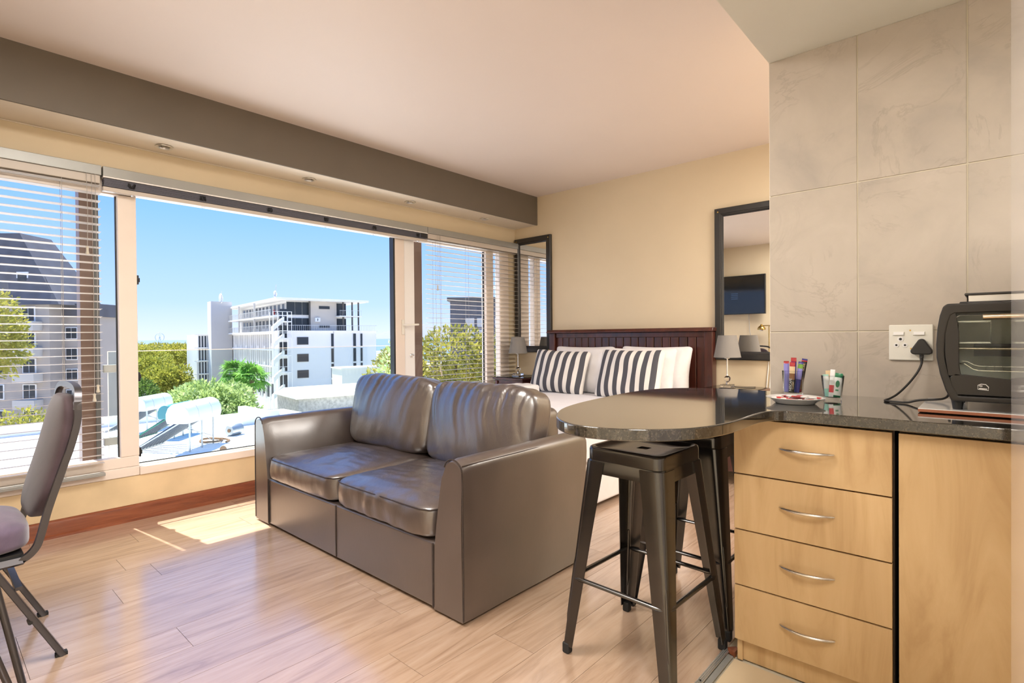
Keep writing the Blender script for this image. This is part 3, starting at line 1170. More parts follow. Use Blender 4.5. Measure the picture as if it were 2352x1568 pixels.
B(-.325, .325, 0, .019, -.42, .42).build('door', 'maple', dc, bevel=.0012, segs=1, loc=(.119 - ox, 1.937 - oy, .446))
lb(-.206, .45, 1.985, 2.0, 0, .06).build('plinth', 'maple', dc)
kb = lb(.452, 1.395, 1.957, 2.535, .085, .872)
kc = thing('plain_cabinet', 'maple base cabinet hidden behind the white refrigerator', 'cabinet', (.92, 2.24, 0))
ox = .92
lb(.455, 1.395, 1.962, 2.535, .085, .872).build('carcass', 'cabinet_dark', kc)
for xa, xb in ((.458, .923), (.927, 1.392)):
    lb(xa, xb, 1.943, 1.962, .09, .866).build('door', 'maple', kc, bevel=.0012, segs=1)
lb(.455, 1.395, 1.985, 2.0, 0, .085).build('plinth', 'maple', kc)
# stone chip at the cabinet foot
MB().prism([(-.722, 1.975), (-.69, 1.955), (-.690, 1.99), (-.70, 2.0)], 0, .018).build('trim_5', 'skirting_wood')
struct(bpy.data.objects['trim_5'], 'small brown wooden end block beside the cabinet foot')

# worktop with the rounded peninsula
ctrl = [(-.50, 1.905), (-.530, 1.885), (-.550, 1.84), (-.557, 1.77), (-.557, 1.66), (-.562, 1.55), (-.582, 1.455), (-.62, 1.375), (-.67, 1.318), (-.725, 1.278), (-.79, 1.252), (-.86, 1.245), (-.935, 1.27),
        (-1.005, 1.325), (-1.06, 1.40), (-1.105, 1.48), (-1.14, 1.58), (-1.165, 1.70), (-1.185, 1.86), (-1.20, 2.05), (-1.20, 2.20), (-1.18, 2.32), (-1.13, 2.41), (-1.06, 2.475), (-.976, 2.518), (-.87, 2.536), (-.74, 2.538)]


def smooth_curve(c, k=4):
    out = []
    n = len(c)
    for i in range(n - 1):
        p0, p1, p2, p3 = [Vector(c[max(0, min(n - 1, i + d))]) for d in (-1, 0, 1, 2)]
        for j in range(k):
            t = j / k
            out.append(tuple(.5 * ((2 * p1) + (-p0 + p2) * t + (2 * p0 - 5 * p1 + 4 * p2 - p3) * t * t + (-p0 + 3 * p1 - 3 * p2 + p3) * t ** 3)))
    out.append(tuple(c[-1]))
    return out


wt_poly = [(1.395, 1.905)] + smooth_curve(ctrl, 3) + [(1.395, 2.538)]
wtop = MB().prism([(x + .5, y - 2.2) for x, y in wt_poly], -.034, 0).build('worktop', 'granite', None, bevel=.004, segs=3, loc=(-.5, 2.2, .91))
tag(wtop, 'polished dark granite worktop with a rounded breakfast bar end', 'worktop')

# refrigerator at the right edge
fr = thing('refrigerator', 'tall glossy white refrigerator side at the right edge', 'refrigerator', (.326, 1.03, 0))
B(-.30, .30, -.26, .32, .03, 1.86).build('body', 'fridge_white', fr, bevel=.008, segs=3)
for z0, z1 in ((.08, .62), (.63, 1.855)):
    d = B(-.30, .30, -.315, -.265, z0, z1).build('door', 'fridge_white', fr, bevel=.01, segs=3)
    MB().tube([(.25, -.318, z0 + .1), (.25, -.35, z0 + .13), (.25, -.35, z0 + .40), (.25, -.318, z0 + .43)], .011, 10).build('handle', 'handle_metal', d, smooth=50)
for sx in (-.25, .25):
    for sy in (-.22, .28):
        MB().lathe([(.025, 0), (.025, .03)], (sx, sy, 0), 12).build('foot', 'black_plastic', fr)

# ------------------------------------------------------------------ wall socket, plug, cable
so = thing('wall_socket', 'cream double switched wall socket on the grey tiles', 'wall socket', (-.231, TY - .001, 1.126))
pl = B(-.068, .068, -.011, 0, -.068, .068).build('face_plate', 'socket_white', so, bevel=.004, segs=3)
for sx in (-.037, .026):
    g = B(sx - .019, sx + .019, -.0125, -.010, .026, .042).build('switch_frame', 'socket_white', so, bevel=.001)
    MB().prism([(-.018, .029), (-.0125, .029), (-.0125, .0405), (-.0155, .0405)], sx - .016, sx + .016, 'x').build('rocker', 'frame_bright', g)
for hx, hz_, hr in ((-.031, .013, .0065), (-.044, -.010, .005), (-.017, -.010, .005)):
    c = MB().lathe([(hr + .0035, 0), (hr + .0035, -.0018), (hr, -.002)], (hx, -.011, hz_), 18, 'y').build('socket_collar', 'frame_bright', so, smooth=40)
    MB().lathe([(hr * .75, -.0024), (hr * .75, .002)], (hx, -.011, hz_), 14, 'y').build('socket_hole', 'black_plastic', c)
for hx, hz_ in ((-.001, .046), (.001, -.023)):
    MB().lathe([(.003, -.0006), (.003, .002)], (hx, -.011, hz_), 10, 'y').build('screw', 'brass', so)
pg = thing('power_plug', 'black triangular plug pushed into the wall socket', 'plug', (-.196, TY - .013, 1.106))
tri = []
for ang, rr in ((90, .034), (210, .036), (330, .036)):
    cx, cz = (rr - .012) * math.cos(R(ang)), (rr - .012) * math.sin(R(ang))
    tri += arc(cx, cz, .012, ang - 60, ang + 60, 6)
MB().prism(tri, -.034, 0, 'y').build('plug_body', 'plug_black', pg, bevel=.004, segs=2)
m = MB()
for i in range(4):
    m.lathe([(.0075 - i * .0007, -.020 - i * .007), (.0075 - i * .0007, -.0255 - i * .007), (.005, -.0258 - i * .007)], (0, -.017, 0), 12)
m.build('strain_relief', 'plug_black', pg, smooth=40)
cb = MB().tube(smooth_curve([(0, -.017, -.040), (-.001, -.020, -.062), (-.014, -.03, -.095), (-.038, -.055, -.135), (-.066, -.085, -.170), (-.088, -.108, -.187), (-.100, -.125, -.192), (-.093, -.150, -.1915), (-.068, -.163, -.1915),
                            (-.03, -.172, -.1905), (.005, -.176, -.180), (.055, -.174, -.174), (.073, -.165, -.170), (.083, -.155, -.160), (.086, -.14, -.14)], 5), .0038, 8)
tag(cb.build('power_cable', 'plug_black', None, smooth=60, loc=(-.196, TY - .013, 1.106)), 'black power cable looping from the plug to the oven', 'cable')

# ------------------------------------------------------------------ toaster oven on a cutting board
bd = thing('cutting_board', 'white cutting board with brown edges under the toaster oven', 'board', (.03, 2.27, .91))
B(-.205, .33, -.155, .21, .003, .012).build('slab', 'board_edge', bd, bevel=.001)
B(-.205, .33, -.155, .21, .012, .0145).build('top_sheet', 'ceramic_white', bd, bevel=.0008)
for sx in (-.18, .30):
    for sy in (-.12, .18):
        MB().lathe([(.008, 0), (.008, .003)], (sx, sy, 0), 10).build('foot', 'rubber', bd)
ov = thing('toaster_oven', 'black mini toaster oven with glass door and warming tray', 'oven', (.075, 2.27, .9245))
prof_l = [(-.168, .028), (-.182, .06), (-.196, .11), (-.204, .16), (-.205, .20), (-.202, .25), (-.196, .29), (-.188, .318), (-.178, .326)]
outl = prof_l + [(.178, .326), (.188, .318), (.196, .29), (.202, .25), (.205, .20), (.204, .16), (.196, .11), (.182, .06), (.168, .028)]
inn = [(x * .90, .045 + (z - .028) * .845) for x, z in outl]
n = len(outl)


def ringshell(o_, i_, y0, y1):
    mm = MB()
    vs = [(x, y0, z) for x, z in o_] + [(x, y1, z) for x, z in o_] + [(x, y0, z) for x, z in i_] + [(x, y1, z) for x, z in i_]
    fs = []
    for j in range(n):
        k2 = (j + 1) % n
        fs += [(j, k2, n + k2, n + j), (2 * n + j, 3 * n + j, 3 * n + k2, 2 * n + k2), (j, 2 * n + j, 2 * n + k2, k2), (n + j, n + k2, 3 * n + k2, 3 * n + j)]
    return mm.add(vs, fs)


ringshell(outl, inn, -.15, .15).build('housing', 'appliance_black', ov, bevel=.004, segs=2)
MB().prism([(x * .99, z * .99 + .002) for x, z in inn], .135, .15, 'y').build('back_panel', 'appliance_inner', ov)
MB().box(-.165, .10, -.12, .14, .048, .052).box(-.165, .10, -.12, .14, .305, .309).build('cavity_liner', 'appliance_inner', ov)
B(-.172, -.168, -.12, .14, .06, .30).build('cavity_side', 'alu_grey', ov)
B(-.12, .10, .05, .10, .16, .20).build('drip_shelf', 'dark_bracket', ov)
# door with glass
dn = [(x * .985, .048 + (z - .045) * .985) for x, z in inn]
zlo, zhi = .098, .300
dg = [(-.158, zhi), (-.168, .24), (-.167, .17), (-.155, zlo + .012), (-.02, zlo), (.10, zlo + .01), (.10, zhi)]
m = MB()
dr = B(-.172, .105, -.146, -.138, .300, .312).build('door_top_rail', 'appliance_black', ov)
MB().prism([(-.166, .048), (.105, .048), (.105, .090), (-.02, .098), (-.16, .112), (-.172, .10)], -.148, -.138, 'y').build('door_bottom_panel', 'appliance_black', ov, bevel=.002)
MB().prism([(-.172, .30), (-.158, .30), (-.150, .24), (-.150, .14), (-.145, .105), (-.176, .105), (-.184, .17), (-.184, .23)], -.148, -.138, 'y').build('door_stile', 'appliance_black', ov, bevel=.002)
MB().prism([(-.155, .302), (-.150, .20), (-.148, .105), (-.02, .095), (.105, .088), (.105, .302)], -.144, -.141, 'y').build('door_glass', 'oven_glass', ov)
B(.105, .180, -.147, -.139, .048, .312).build('control_panel', 'appliance_black', ov, bevel=.003)
for z in (.26, .18, .10):
    MB().lathe([(.02, 0), (.019, -.015), (.005, -.017)], (.142, -.147, z), 18, 'y').build('dial', 'alu_grey', ov, smooth=40)
h = MB().tube([(-.095, -.166, .283), (.09, -.166, .283)], .0085, 12).build('door_handle', 'champagne_metal', ov, smooth=50)
for sx in (-.085, .08):
    B(sx - .006, sx + .006, -.164, -.147, .277, .289).build('handle_bracket', 'appliance_black', h)
# wire racks
m = MB()
m.tube([(-.150, -.115, .142), (-.138, -.118, .142), (-.118, -.12, .126), (-.105, -.12, .122), (.10, -.12, .122)], .0022, 6)
m.tube([(-.150, .06, .142), (-.138, .06, .142), (-.118, .06, .130), (-.105, .06, .127), (.10, .06, .127)], .0022, 6)
for i in range(10):
    m.tube([(-.09 + i * .02, -.12, .122), (-.09 + i * .02, .06, .127)], .0012, 5)
m.build('wire_rack', 'steel_wire', ov, smooth=60)
m = MB()
for y_ in (-.10, .09):
    m.tube([(-.160, y_, .272), (-.078, y_, .272), (-.078, y_, .205), (-.160, y_, .205)], .0022, 6, closed=True)
m.build('rack_guide', 'steel_wire', ov, smooth=60)
MB().tube([(-.165, .03, .185), (.10, .03, .185)], .005, 8).build('heating_element', 'champagne_metal', ov, smooth=60)
# print on the door: bread icon and ring
br = [(-.016, -.007), (.016, -.010), (.016, .001), (.008, .009), (-.006, .010), (-.015, .006)]
m = MB()
m.tube([(-.095 + x * .75, -.1485, .074 + z * .9) for x, z in br], .0011, 5, closed=True)
m.bar((-.104, -.1487, .070), (-.086, -.1487, .069), .001, .0022)
m.tube([(-.100 + .003 * math.cos(a), -.1485, .0775 + .0022 * math.sin(a)) for a in [i * PI / 5 for i in range(10)]], .0008, 4, closed=True)
m.build('bread_icon', 'frame_bright', ov)
m = MB()
m.tube([(-.022 + .011 * math.cos(a), -.1485, .068 + (.0055 + .002 * math.cos(a)) * math.sin(a)) for a in [i * PI / 9 for i in range(18)]], .0012, 5, closed=True)
m.build('ring_icon', 'frame_bright', ov)
B(-.150, .16, -.12, .12, .324, .332).build('tray_base', 'appliance_black', ov, bevel=.003)
ringv = [(-.135, -.11), (.15, -.11), (.15, .11), (-.135, .11)]
MB().box(-.132, .15, -.11, -.107, .332, .352).box(-.132, -.129, -.11, .11, .332, .352).box(-.132, .15, .107, .11, .332, .352).box(.147, .15, -.11, .11, .332, .352).build('tray_wall', 'alu_bright', ov)
MB().tube([(-.136, -.113, .354), (.154, -.113, .354), (.154, .113, .354), (-.136, .113, .354)], .0038, 8, closed=True).build('tray_rim', 'appliance_black', ov)
for sx in (-.155, .155):
    for sy in (-.11, .11):
        MB().lathe([(.012, .0), (.016, .028)], (sx, sy, 0), 14).build('foot', 'black_plastic', ov, smooth=50)

# ------------------------------------------------------------------ plate with sachets
pt = tag(MB().lathe([(.0, .004), (.055, .004), (.062, .0015), (.066, .003), (.080, .016), (.0955, .022), (.097, .0235), (.094, .0245), (.078, .0195), (.062, .0085), (.0, .008)], (0, 0, 0), 48).build('saucer', 'ceramic_white', None, smooth=50, loc=(-.535, 2.14, .909)),
         'white round plate of red and white sugar sachets on the worktop', 'plate')


def sachet_mesh(nm, w, l, t, m1, m2, seed):
    bm_ = MB()
    nx, ny = 8, 5
    vs, fs = [], []
    for side in (1, -1):
        o = len(vs)
        for i in range(nx + 1):
            for j in range(ny + 1):
                u, v = -1 + 2 * i / nx, -1 + 2 * j / ny
                z = side * t * max(0, (1 - u ** 4)) * max(0, (1 - v ** 2)) + wr((u, v, 0), (2, 2, 1), seed) * t * .7 + side * .0003
                vs.append((u * l / 2, v * w / 2, z))
        for i in range(nx):
            for j in range(ny):
                a = o + i * (ny + 1) + j
                fs.append((a, a + ny + 1, a + ny + 2, a + 1))
    bm_.add(vs, fs)
    bm_.mi = [(1 if (abs((k_ % (nx * ny)) // ny - nx / 2 + .5) > nx * .26) else 0) for k_ in range(len(fs))]
    return bm_.mesh(nm, [m1, m2], smooth=60)


sach = [sachet_mesh('sachet', .03, .078, .0035, 'paper_red', 'paper_white', 1), sachet_mesh('sachet', .032, .075, .0035, 'paper_white', 'paper_red', 4), sachet_mesh('sachet', .03, .075, .004, 'foil_red', 'paper_white', 9)]
descs = ['red and white sugar sachet lying at the left of the plate', 'white sachet with red ends at the middle of the plate', 'glossy red sachet at the right of the plate', 'red sachet at the front of the plate', 'white sachet leaning up at the back of the plate',
         'red and white sachet across the middle of the plate', 'white sachet with red print at the back right of the plate']
for i, (dx, dy, dz_, rz_, k_) in enumerate(((-.045, .005, .016, 20, 0), (-.005, .012, .018, -8, 1), (.045, -.012, .016, 15, 2), (.0, -.035, .0155, 5, 0), (-.018, .04, .0225, -12, 1), (.012, -.008, .0255, -24, 2), (.045, .030, .021, 10, 1))):
    o = link('sachet', sach[k_], None, (-.535 + dx, 2.14 + dy, .909 + dz_), (R(random.uniform(-6, 6)), R(random.uniform(-6, 6)), R(rz_)))
    tag(o, descs[i], 'sachet', 'sugar sachets on the plate')

# ------------------------------------------------------------------ glasses with sticks
def tumbler(label, loc, r0, r1, h):
    o = MB().lathe([(0, 0), (r0 * .96, 0), (r0, .003), (r0 * 1.02, .010), (r1, h), (r1 - .002, h + .0006), (r1 - .0032, h - .001), (r0 - .002, .014), (r0 * .6, .011), (0, .010)], (0, 0, 0), 40).build('glass_tumbler', 'drink_glass', None, smooth=50, loc=loc)
    return tag(o, label, 'glass')


G1 = (-.615, 2.43, .91)
G2 = (-.452, 2.33, .91)
tumbler('clear glass tumbler holding coffee sticks by the tile edge', G1, .036, .041, .10)
tumbler('short clear glass tumbler holding white and green sweetener sachets', G2, .029, .039, .093)


def stick(name, label, cat, group, loc, w, h, t, tilt, rz, mats, bands, text=None):
    """upright stick pack: bands = list of (z0,z1,material)"""
    root = thing(name, label, cat, loc, group=group)
    root.rotation_euler = (R(tilt[0]), R(tilt[1]), R(rz))
    for z0, z1, mm in bands:
        q = MB()
        nz = 3
        for side in (1,):
            vs, fs = [], []
            prof = [(-w / 2, 0), (-w * .3, t), (0, t * 1.2), (w * .3, t), (w / 2, 0), (w * .3, -t), (0, -t * 1.2), (-w * .3, -t)]
            for i in range(nz + 1):
                zz = z0 + (z1 - z0) * i / nz
                e = 1.0
                if zz > h * .94 or zz < h * .05:
                    e = .15
                vs += [(x, y * e, zz) for x, y in prof]
            for i in range(nz):
                for j in range(8):
                    fs.append((i * 8 + j, i * 8 + (j + 1) % 8, (i + 1) * 8 + (j + 1) % 8, (i + 1) * 8 + j))
            fs.append(tuple(range(8))[::-1])
            fs.append(tuple(nz * 8 + j for j in range(8)))
            q.add(vs, fs)
        q.build('wrapper', mm, root, smooth=50)
    if text:
        for (tx, sz, px_, pz_, mm) in text:
            me = text_mesh('lettering', tx, sz, mm)
            link('lettering', me, root, (px_, -t * 1.25 - .0004, pz_), (R(90), R(-90), 0))
    return root


def bandsA(h):
    return [(0, .008, 'foil_dark'), (.008, h * .42, 'foil_dark'), (h * .42, h * .62, 'foil_brown'), (h * .62, h * .86, 'foil_cream'), (h * .86, h, 'foil_red')]


ccoffee = 'coffee sticks in the tumbler'
stick('coffee_stick', 'brown and black coffee stick with white lettering at the front of tumbler', 'coffee stick', ccoffee, (G1[0] + .000, G1[1] - .026, .9215), .021, .125, .0028, (-2, 2), 0, None, bandsA(.125),
      [('NESCAFÉ', .0125, -.003, .032, 'paper_white'), ('CLASSIC', .0085, .0065, .030, 'foil_cream')])
stick('coffee_stick', 'blue and green coffee stick leaning right in the tumbler', 'coffee stick', ccoffee, (G1[0] + .016, G1[1] - .014, .9215), .02, .128, .0028, (-4, 7), -8, None, [(0, .055, 'foil_blue'), (.055, .10, 'foil_lilac'), (.10, .118, 'foil_green'), (.118, .128, 'foil_blue')])
stick('coffee_stick', 'blue coffee stick with dark label and red tip at tumbler right', 'coffee stick', ccoffee, (G1[0] + .019, G1[1] + .012, .9215), .021, .14, .0028, (-3, 9), 8, None, [(0, .012, 'foil_red'), (.012, .06, 'foil_brown'), (.06, .105, 'foil_dark'), (.105, .128, 'foil_dark'), (.128, .133, 'foil_red'), (.133, .14, 'foil_blue')],
      [('NESCAFÉ', .010, .002, .100, 'foil_cream')])
stick('coffee_stick', 'lilac coffee stick standing at the left of the tumbler', 'coffee stick', ccoffee, (G1[0] - .022, G1[1] - .006, .9215), .02, .128, .0028, (-2, -1), 6, None, [(0, .07, 'foil_lilac'), (.07, .118, 'foil_lilac'), (.118, .128, 'foil_red')])
stick('coffee_stick', 'red tipped coffee stick standing at the back of the tumbler', 'coffee stick', ccoffee, (G1[0] - .004, G1[1] + .016, .9215), .021, .142, .0028, (-1, 1), 0, None, [(0, .05, 'foil_dark'), (.05, .125, 'foil_blue'), (.125, .142, 'foil_red')])
sg = 'sweetener sachets in the short tumbler'
stick('sweetener_stick', 'white stick with red blocks standing tallest in the short tumbler', 'sachet', sg, (G2[0] - .004, G2[1] - .012, .9215), .016, .105, .002, (-4, 3), -4, None, [(0, .018, 'paper_white'), (.018, .045, 'paper_red'), (.045, .105, 'paper_white')])
stick('sweetener_stick', 'white sachet with green oval at the right of short tumbler', 'sachet', sg, (G2[0] + .013, G2[1] - .010, .9215), .024, .092, .002, (-3, 6), 6, None, [(0, .008, 'paper_green'), (.008, .074, 'paper_white'), (.074, .092, 'paper_green')])
sg_o = [o for o in bpy.data.objects if o.get('label', '').startswith('white sachet with green oval')][0]
MB().prism([(.0065 * math.cos(a), .050 + .013 * math.sin(a)) for a in [i * PI / 10 for i in range(20)]], -.0030, -.0027, 'y').build('oval_mark', 'paper_green', sg_o)
B(-.005, .005, -.0030, -.0027, .024, .030).build('square_mark', 'paper_green', sg_o)
stick('sweetener_stick', 'mint green sachet at the left of the short tumbler', 'sachet', sg, (G2[0] - .016, G2[1] - .002, .9215), .02, .085, .002, (-2, -5), 10, None, [(0, .03, 'paper_mint'), (.03, .075, 'paper_white'), (.075, .085, 'paper_mint')])
stick('sweetener_stick', 'cream sachet at the back of the short tumbler', 'sachet', sg, (G2[0] - .006, G2[1] + .012, .9215), .026, .1, .002, (2, -4), 0, None, [(0, .1, 'foil_cream')])
stick('sweetener_stick', 'green edged sachet behind the oval one in short tumbler', 'sachet', sg, (G2[0] + .014, G2[1] + .010, .9215), .024, .088, .002, (2, 7), -10, None, [(0, .07, 'paper_white'), (.07, .088, 'paper_green')])

# ------------------------------------------------------------------ bed
bed = thing('bed', 'double bed with dark slatted wooden headboard and white linen', 'bed', (-2.68, 3.65, 0))
bx, by_ = -2.68, 3.65


def bb(x0, x1, y0, y1, z0, z1):
    return B(x0 - bx, x1 - bx, y0 - by_, y1 - by_, z0, z1)


hb = bb(-3.565, -3.49, 4.575, 4.665, 0, 1.195).build('headboard_post', 'dark_wood', bed, bevel=.006)
bb(-1.865, -1.79, 4.575, 4.665, 0, 1.195).build('headboard_post', 'dark_wood', bed, bevel=.006)
cap = MB().prism([(-.105, 0), (-.105, .010), (-.085, .034), (.02, .034), (.02, 0)], -.9, .9, 'x')
cap.build('headboard_cap', 'dark_wood', bed, bevel=.004, loc=(-2.678 - bx, 4.648 - by_, 1.195))
bb(-3.49, -1.865, 4.595, 4.655, 1.145, 1.195).build('headboard_rail', 'dark_wood', bed, bevel=.006)
bb(-3.49, -1.865, 4.595, 4.655, .42, .52).build('headboard_rail', 'dark_wood', bed, bevel=.006)
sw = (3.49 - 1.865) / 20
slm = B(-sw / 2 + .002, sw / 2 - .002, -.012, .012, -.34, .34).mesh('headboard_slat', 'dark_wood', bevel=.007, segs=2)
for i in range(20):
    link('headboard_slat', slm, bed, (-3.49 + sw * (i + .5) - bx, 4.622 - by_, .82))
bb(-3.49, -1.865, 4.637, 4.645, .5, 1.15).build('headboard_backing', 'black_wood', bed)
bb(-3.40, -1.975, 2.72, 4.57, .03, .33).build('base', 'white_cotton', bed, bevel=.02, segs=3)
for sx in (-3.3, -2.08):
    for sy in (2.82, 4.45):
        MB().lathe([(.03, 0), (.035, .03)], (sx - bx, sy - by_, 0), 14).build('foot', 'black_plastic', bed)


def matt(p, q):
    q.z += .012 * max(0, 1 - p.x ** 4) * max(0, 1 - p.y ** 4) * (1 if p.z > 0 else 0)
    if p.z > 0:
        q.z += wr((q.x, q.y, 0), (5, 4, 1), 2) * .008
    if abs(p.x) > .9 or abs(p.y) > .9:
        q.x += wr((q.x, q.y, q.z), (6, 6, 3), 5) * .010
    return q


link('mattress', soft_mesh('mattress', 'bed_linen', (1.50, 1.88, .285), 14, 30, matt), bed, (-2.685 - bx, 3.635 - by_, .4725))


def pillow_mesh(name, mat, w, h, t, seed):
    def f(p, q):
        x, z = p.x, p.z
        e = max(0, 1 - abs(x) ** 3.2) ** .55 * max(0, 1 - abs(z) ** 3.2) ** .55
        q.y = (1 if p.y > 0 else -1) * (t / 2) * e * (abs(p.y) ** .2 if abs(p.y) < 1 else 1) + (.003 if p.y > 0 else -.003)
        # drawn-in edges, pointed corners
        q.x = w / 2 * x * (1 - .05 * (1 - z * z))
        q.z = h / 2 * z * (1 - .06 * (1 - x * x))
        q.y += wr((q.x, 0, q.z), (6, 1, 6), seed) * .014 * (.4 + e)
        q.y += wr((q.x, 0, q.z), (15, 1, 9), seed + 4) * .006
        return q
    return soft_mesh(name, mat, (w, t, h), 16, 30, f)


pw1 = pillow_mesh('pillow', 'white_cotton', .70, .45, .17, 3)
pw2 = pillow_mesh('pillow', 'white_cotton', .70, .45, .16, 11)
ps1 = pillow_mesh('striped_pillow', 'stripe_cotton', .62, .43, .15, 6)
ps2 = pillow_mesh('striped_pillow', 'stripe_cotton', .64, .44, .15, 15)
for nm, me, loc, rot, lab in (
        ('pillow', pw1, (-3.06, 4.475, .84), (-12, 0, 1), 'white pillow against the headboard, rearmost on the window side'),
        ('pillow', pw2, (-2.95, 4.31, .835), (-16, 0, -2), 'white pillow behind the window-side striped pillow'),
        ('pillow', pw2, (-2.285, 4.475, .845), (-12, 0, -1), 'white pillow against the headboard, rearmost on the kitchen side'),
        ('pillow', pw1, (-2.36, 4.31, .835), (-16, 0, 2), 'white pillow behind the kitchen-side striped pillow'),
        ('striped_pillow', ps1, (-3.10, 4.13, .825), (-20, 2, 3), 'grey and white striped pillow on the window side of the bed'),
        ('striped_pillow', ps2, (-2.325, 4.10, .832), (-18, 0, -3), 'grey and white striped pillow on the kitchen side of the bed')):
    o = link(nm, me, None, loc, tuple(R(a) for a in rot))
    tag(o, lab, 'pillow', 'pillows on the bed')


def towel_fn(p, q):
    q.z += wr((q.x, q.y, q.z), (14, 14, 9), 3) * .008
    q.x += wr((q.x, q.y, q.z), (5, 9, 30), 8) * .006
    return q


tag(link('folded_towel', soft_mesh('folded_towel', 'towel_white', (.30, .42, .11), 7, 20, towel_fn), None, (-3.225, 3.62, .675), (0, 0, R(-4))), 'folded white towel lying on the bed behind the sofa', 'towel')

# ------------------------------------------------------------------ bedside tables and lamps
def bedside(label, x0, x1):
    xc = (x0 + x1) / 2
    t = thing('bedside_table', label, 'bedside table', (xc, 4.42, 0), group='dark wooden bedside tables')
    w = (x1 - x0) / 2
    B(-w - .015, w + .015, -.235, .235, .705, .725).build('top', 'dark_wood', t, bevel=.006, segs=3)
    B(-w, w, -.21, .225, .69, .705).build('top_moulding', 'dark_wood', t, bevel=.004)
    B(-w + .01, w - .01, -.20, .225, .10, .69).build('carcass', 'dark_wood', t, bevel=.003)
    for sx in (-1, 1):
        B(sx * (w - .02) - .02, sx * (w - .02) + .02, -.215, -.17, 0, .69).build('leg', 'dark_wood', t, bevel=.004)
        B(sx * (w - .02) - .02, sx * (w - .02) + .02, .18, .225, 0, .69).build('leg', 'dark_wood', t, bevel=.004)
    for z0, z1 in ((.52, .665), (.35, .505), (.14, .335)):
        d = B(-w + .05, w - .05, -.212, -.19, z0, z1).build('drawer', 'dark_wood', t, bevel=.004)
        MB().lathe([(.008, 0), (.007, -.012), (.013, -.018), (.010, -.027), (.0, -.03)], (0, -.212, (z0 + z1) / 2), 14, 'y').build('knob', 'brass', d, smooth=50)
    B(-w + .01, w - .01, -.20, .215, .725, .731).build('glass_top', 'drink_glass', t)
    return t


bedside('dark wooden bedside table in the window corner', -4.03, -3.63)
bedside('dark wooden bedside table behind the worktop and stools', -1.77, -1.35)


def table_lamp(label, x, y, rz):
    t = thing('table_lamp', label, 'lamp', (x, y, .732), rz, 'bedside lamps with grey shades')
    B(-.05, .05, -.05, .05, 0, .006).build('base_plate', 'chrome', t, bevel=.002)
    B(-.042, .042, -.042, .042, .006, .03).build('crystal_block', 'crystal', t, bevel=.003)
    MB().lathe([(.012, .03), (.012, .045), (.006, .05)], (0, 0, 0), 16).build('collar', 'chrome', t, smooth=40)
    MB().lathe([(.0, .047)] + [(.026 * math.sin(R(a)), .073 - .026 * math.cos(R(a))) for a in range(15, 180, 15)] + [(.0, .099)], (0, 0, 0), 24).build('crystal_ball', 'crystal', t, smooth=60)
    MB().lathe([(.009, .098), (.007, .104), (.0055, .11), (.0055, .235), (.010, .238), (.024, .241), (.024, .243), (.006, .245), (.006, .27)], (0, 0, 0), 18).build('stem', 'chrome', t, smooth=40)
    n = 40
    sh = MB().lathe([(.104, .248), (.071, .425)], (0, 0, 0), n)
    sh.f = [f for f in sh.f if len(f) == 4]
    sh.mi = sh.mi[:len(sh.f)]
    sh2 = MB().lathe([(.102, .248), (.0695, .425)], (0, 0, 0), n)
    sh2.f = [f for f in sh2.f if len(f) == 4]
    sh.add(sh2.v, sh2.f)
    s_ = sh.build('shade', 'shade_grey', t, smooth=60, fix=False)
    MB().tube([(.104 * math.cos(2 * PI * i / n), .104 * math.sin(2 * PI * i / n), .249) for i in range(n)], .0016, 5, closed=True).build('shade_rim', 'shade_grey', s_)
    MB().tube([(.0705 * math.cos(2 * PI * i / n), .0705 * math.sin(2 * PI * i / n), .424) for i in range(n)], .0016, 5, closed=True).build('shade_rim', 'shade_grey', s_)
    MB().tube([(-.07, 0, .41), (.07, 0, .41)], .002, 5).tube([(0, -.07, .41), (0, .07, .41)], .002, 5).build('shade_spider', 'chrome', s_)
    MB().lathe([(.012, .27), (.014, .29), (.028, .32), (.030, .34), (.02, .365), (0, .372)], (0, 0, 0), 16).build('bulb', 'frame_bright', t, smooth=60)
    MB().tube(smooth_curve([(.05, .01, .012), (.08, .03, .007), (.12, .07, .005), (.155, .13, .005), (.165, .165, .004)], 5), .0028, 6).build('cord', 'plug_black', t, smooth=60)
    return t


table_lamp('small table lamp with grey shade on the window-side bedside table', -3.858, 4.40, 0)
table_lamp('small table lamp with grey shade below the mirror beside the tiled wall', -1.60, 4.40, 0)
cbl = MB().tube([(-1.36, NY - .006, .94), (-1.39, NY - .006, .60), (-1.42, NY - .006, .30)], .004, 6).tube([(-1.34, NY - .006, .94), (-1.365, NY - .006, .60), (-1.38, NY - .006, .30)], .004, 6)
tag(cbl.build('wall_cable', 'frame_bright'), 'thin white cables hanging down the wall below the mirror', 'cable')

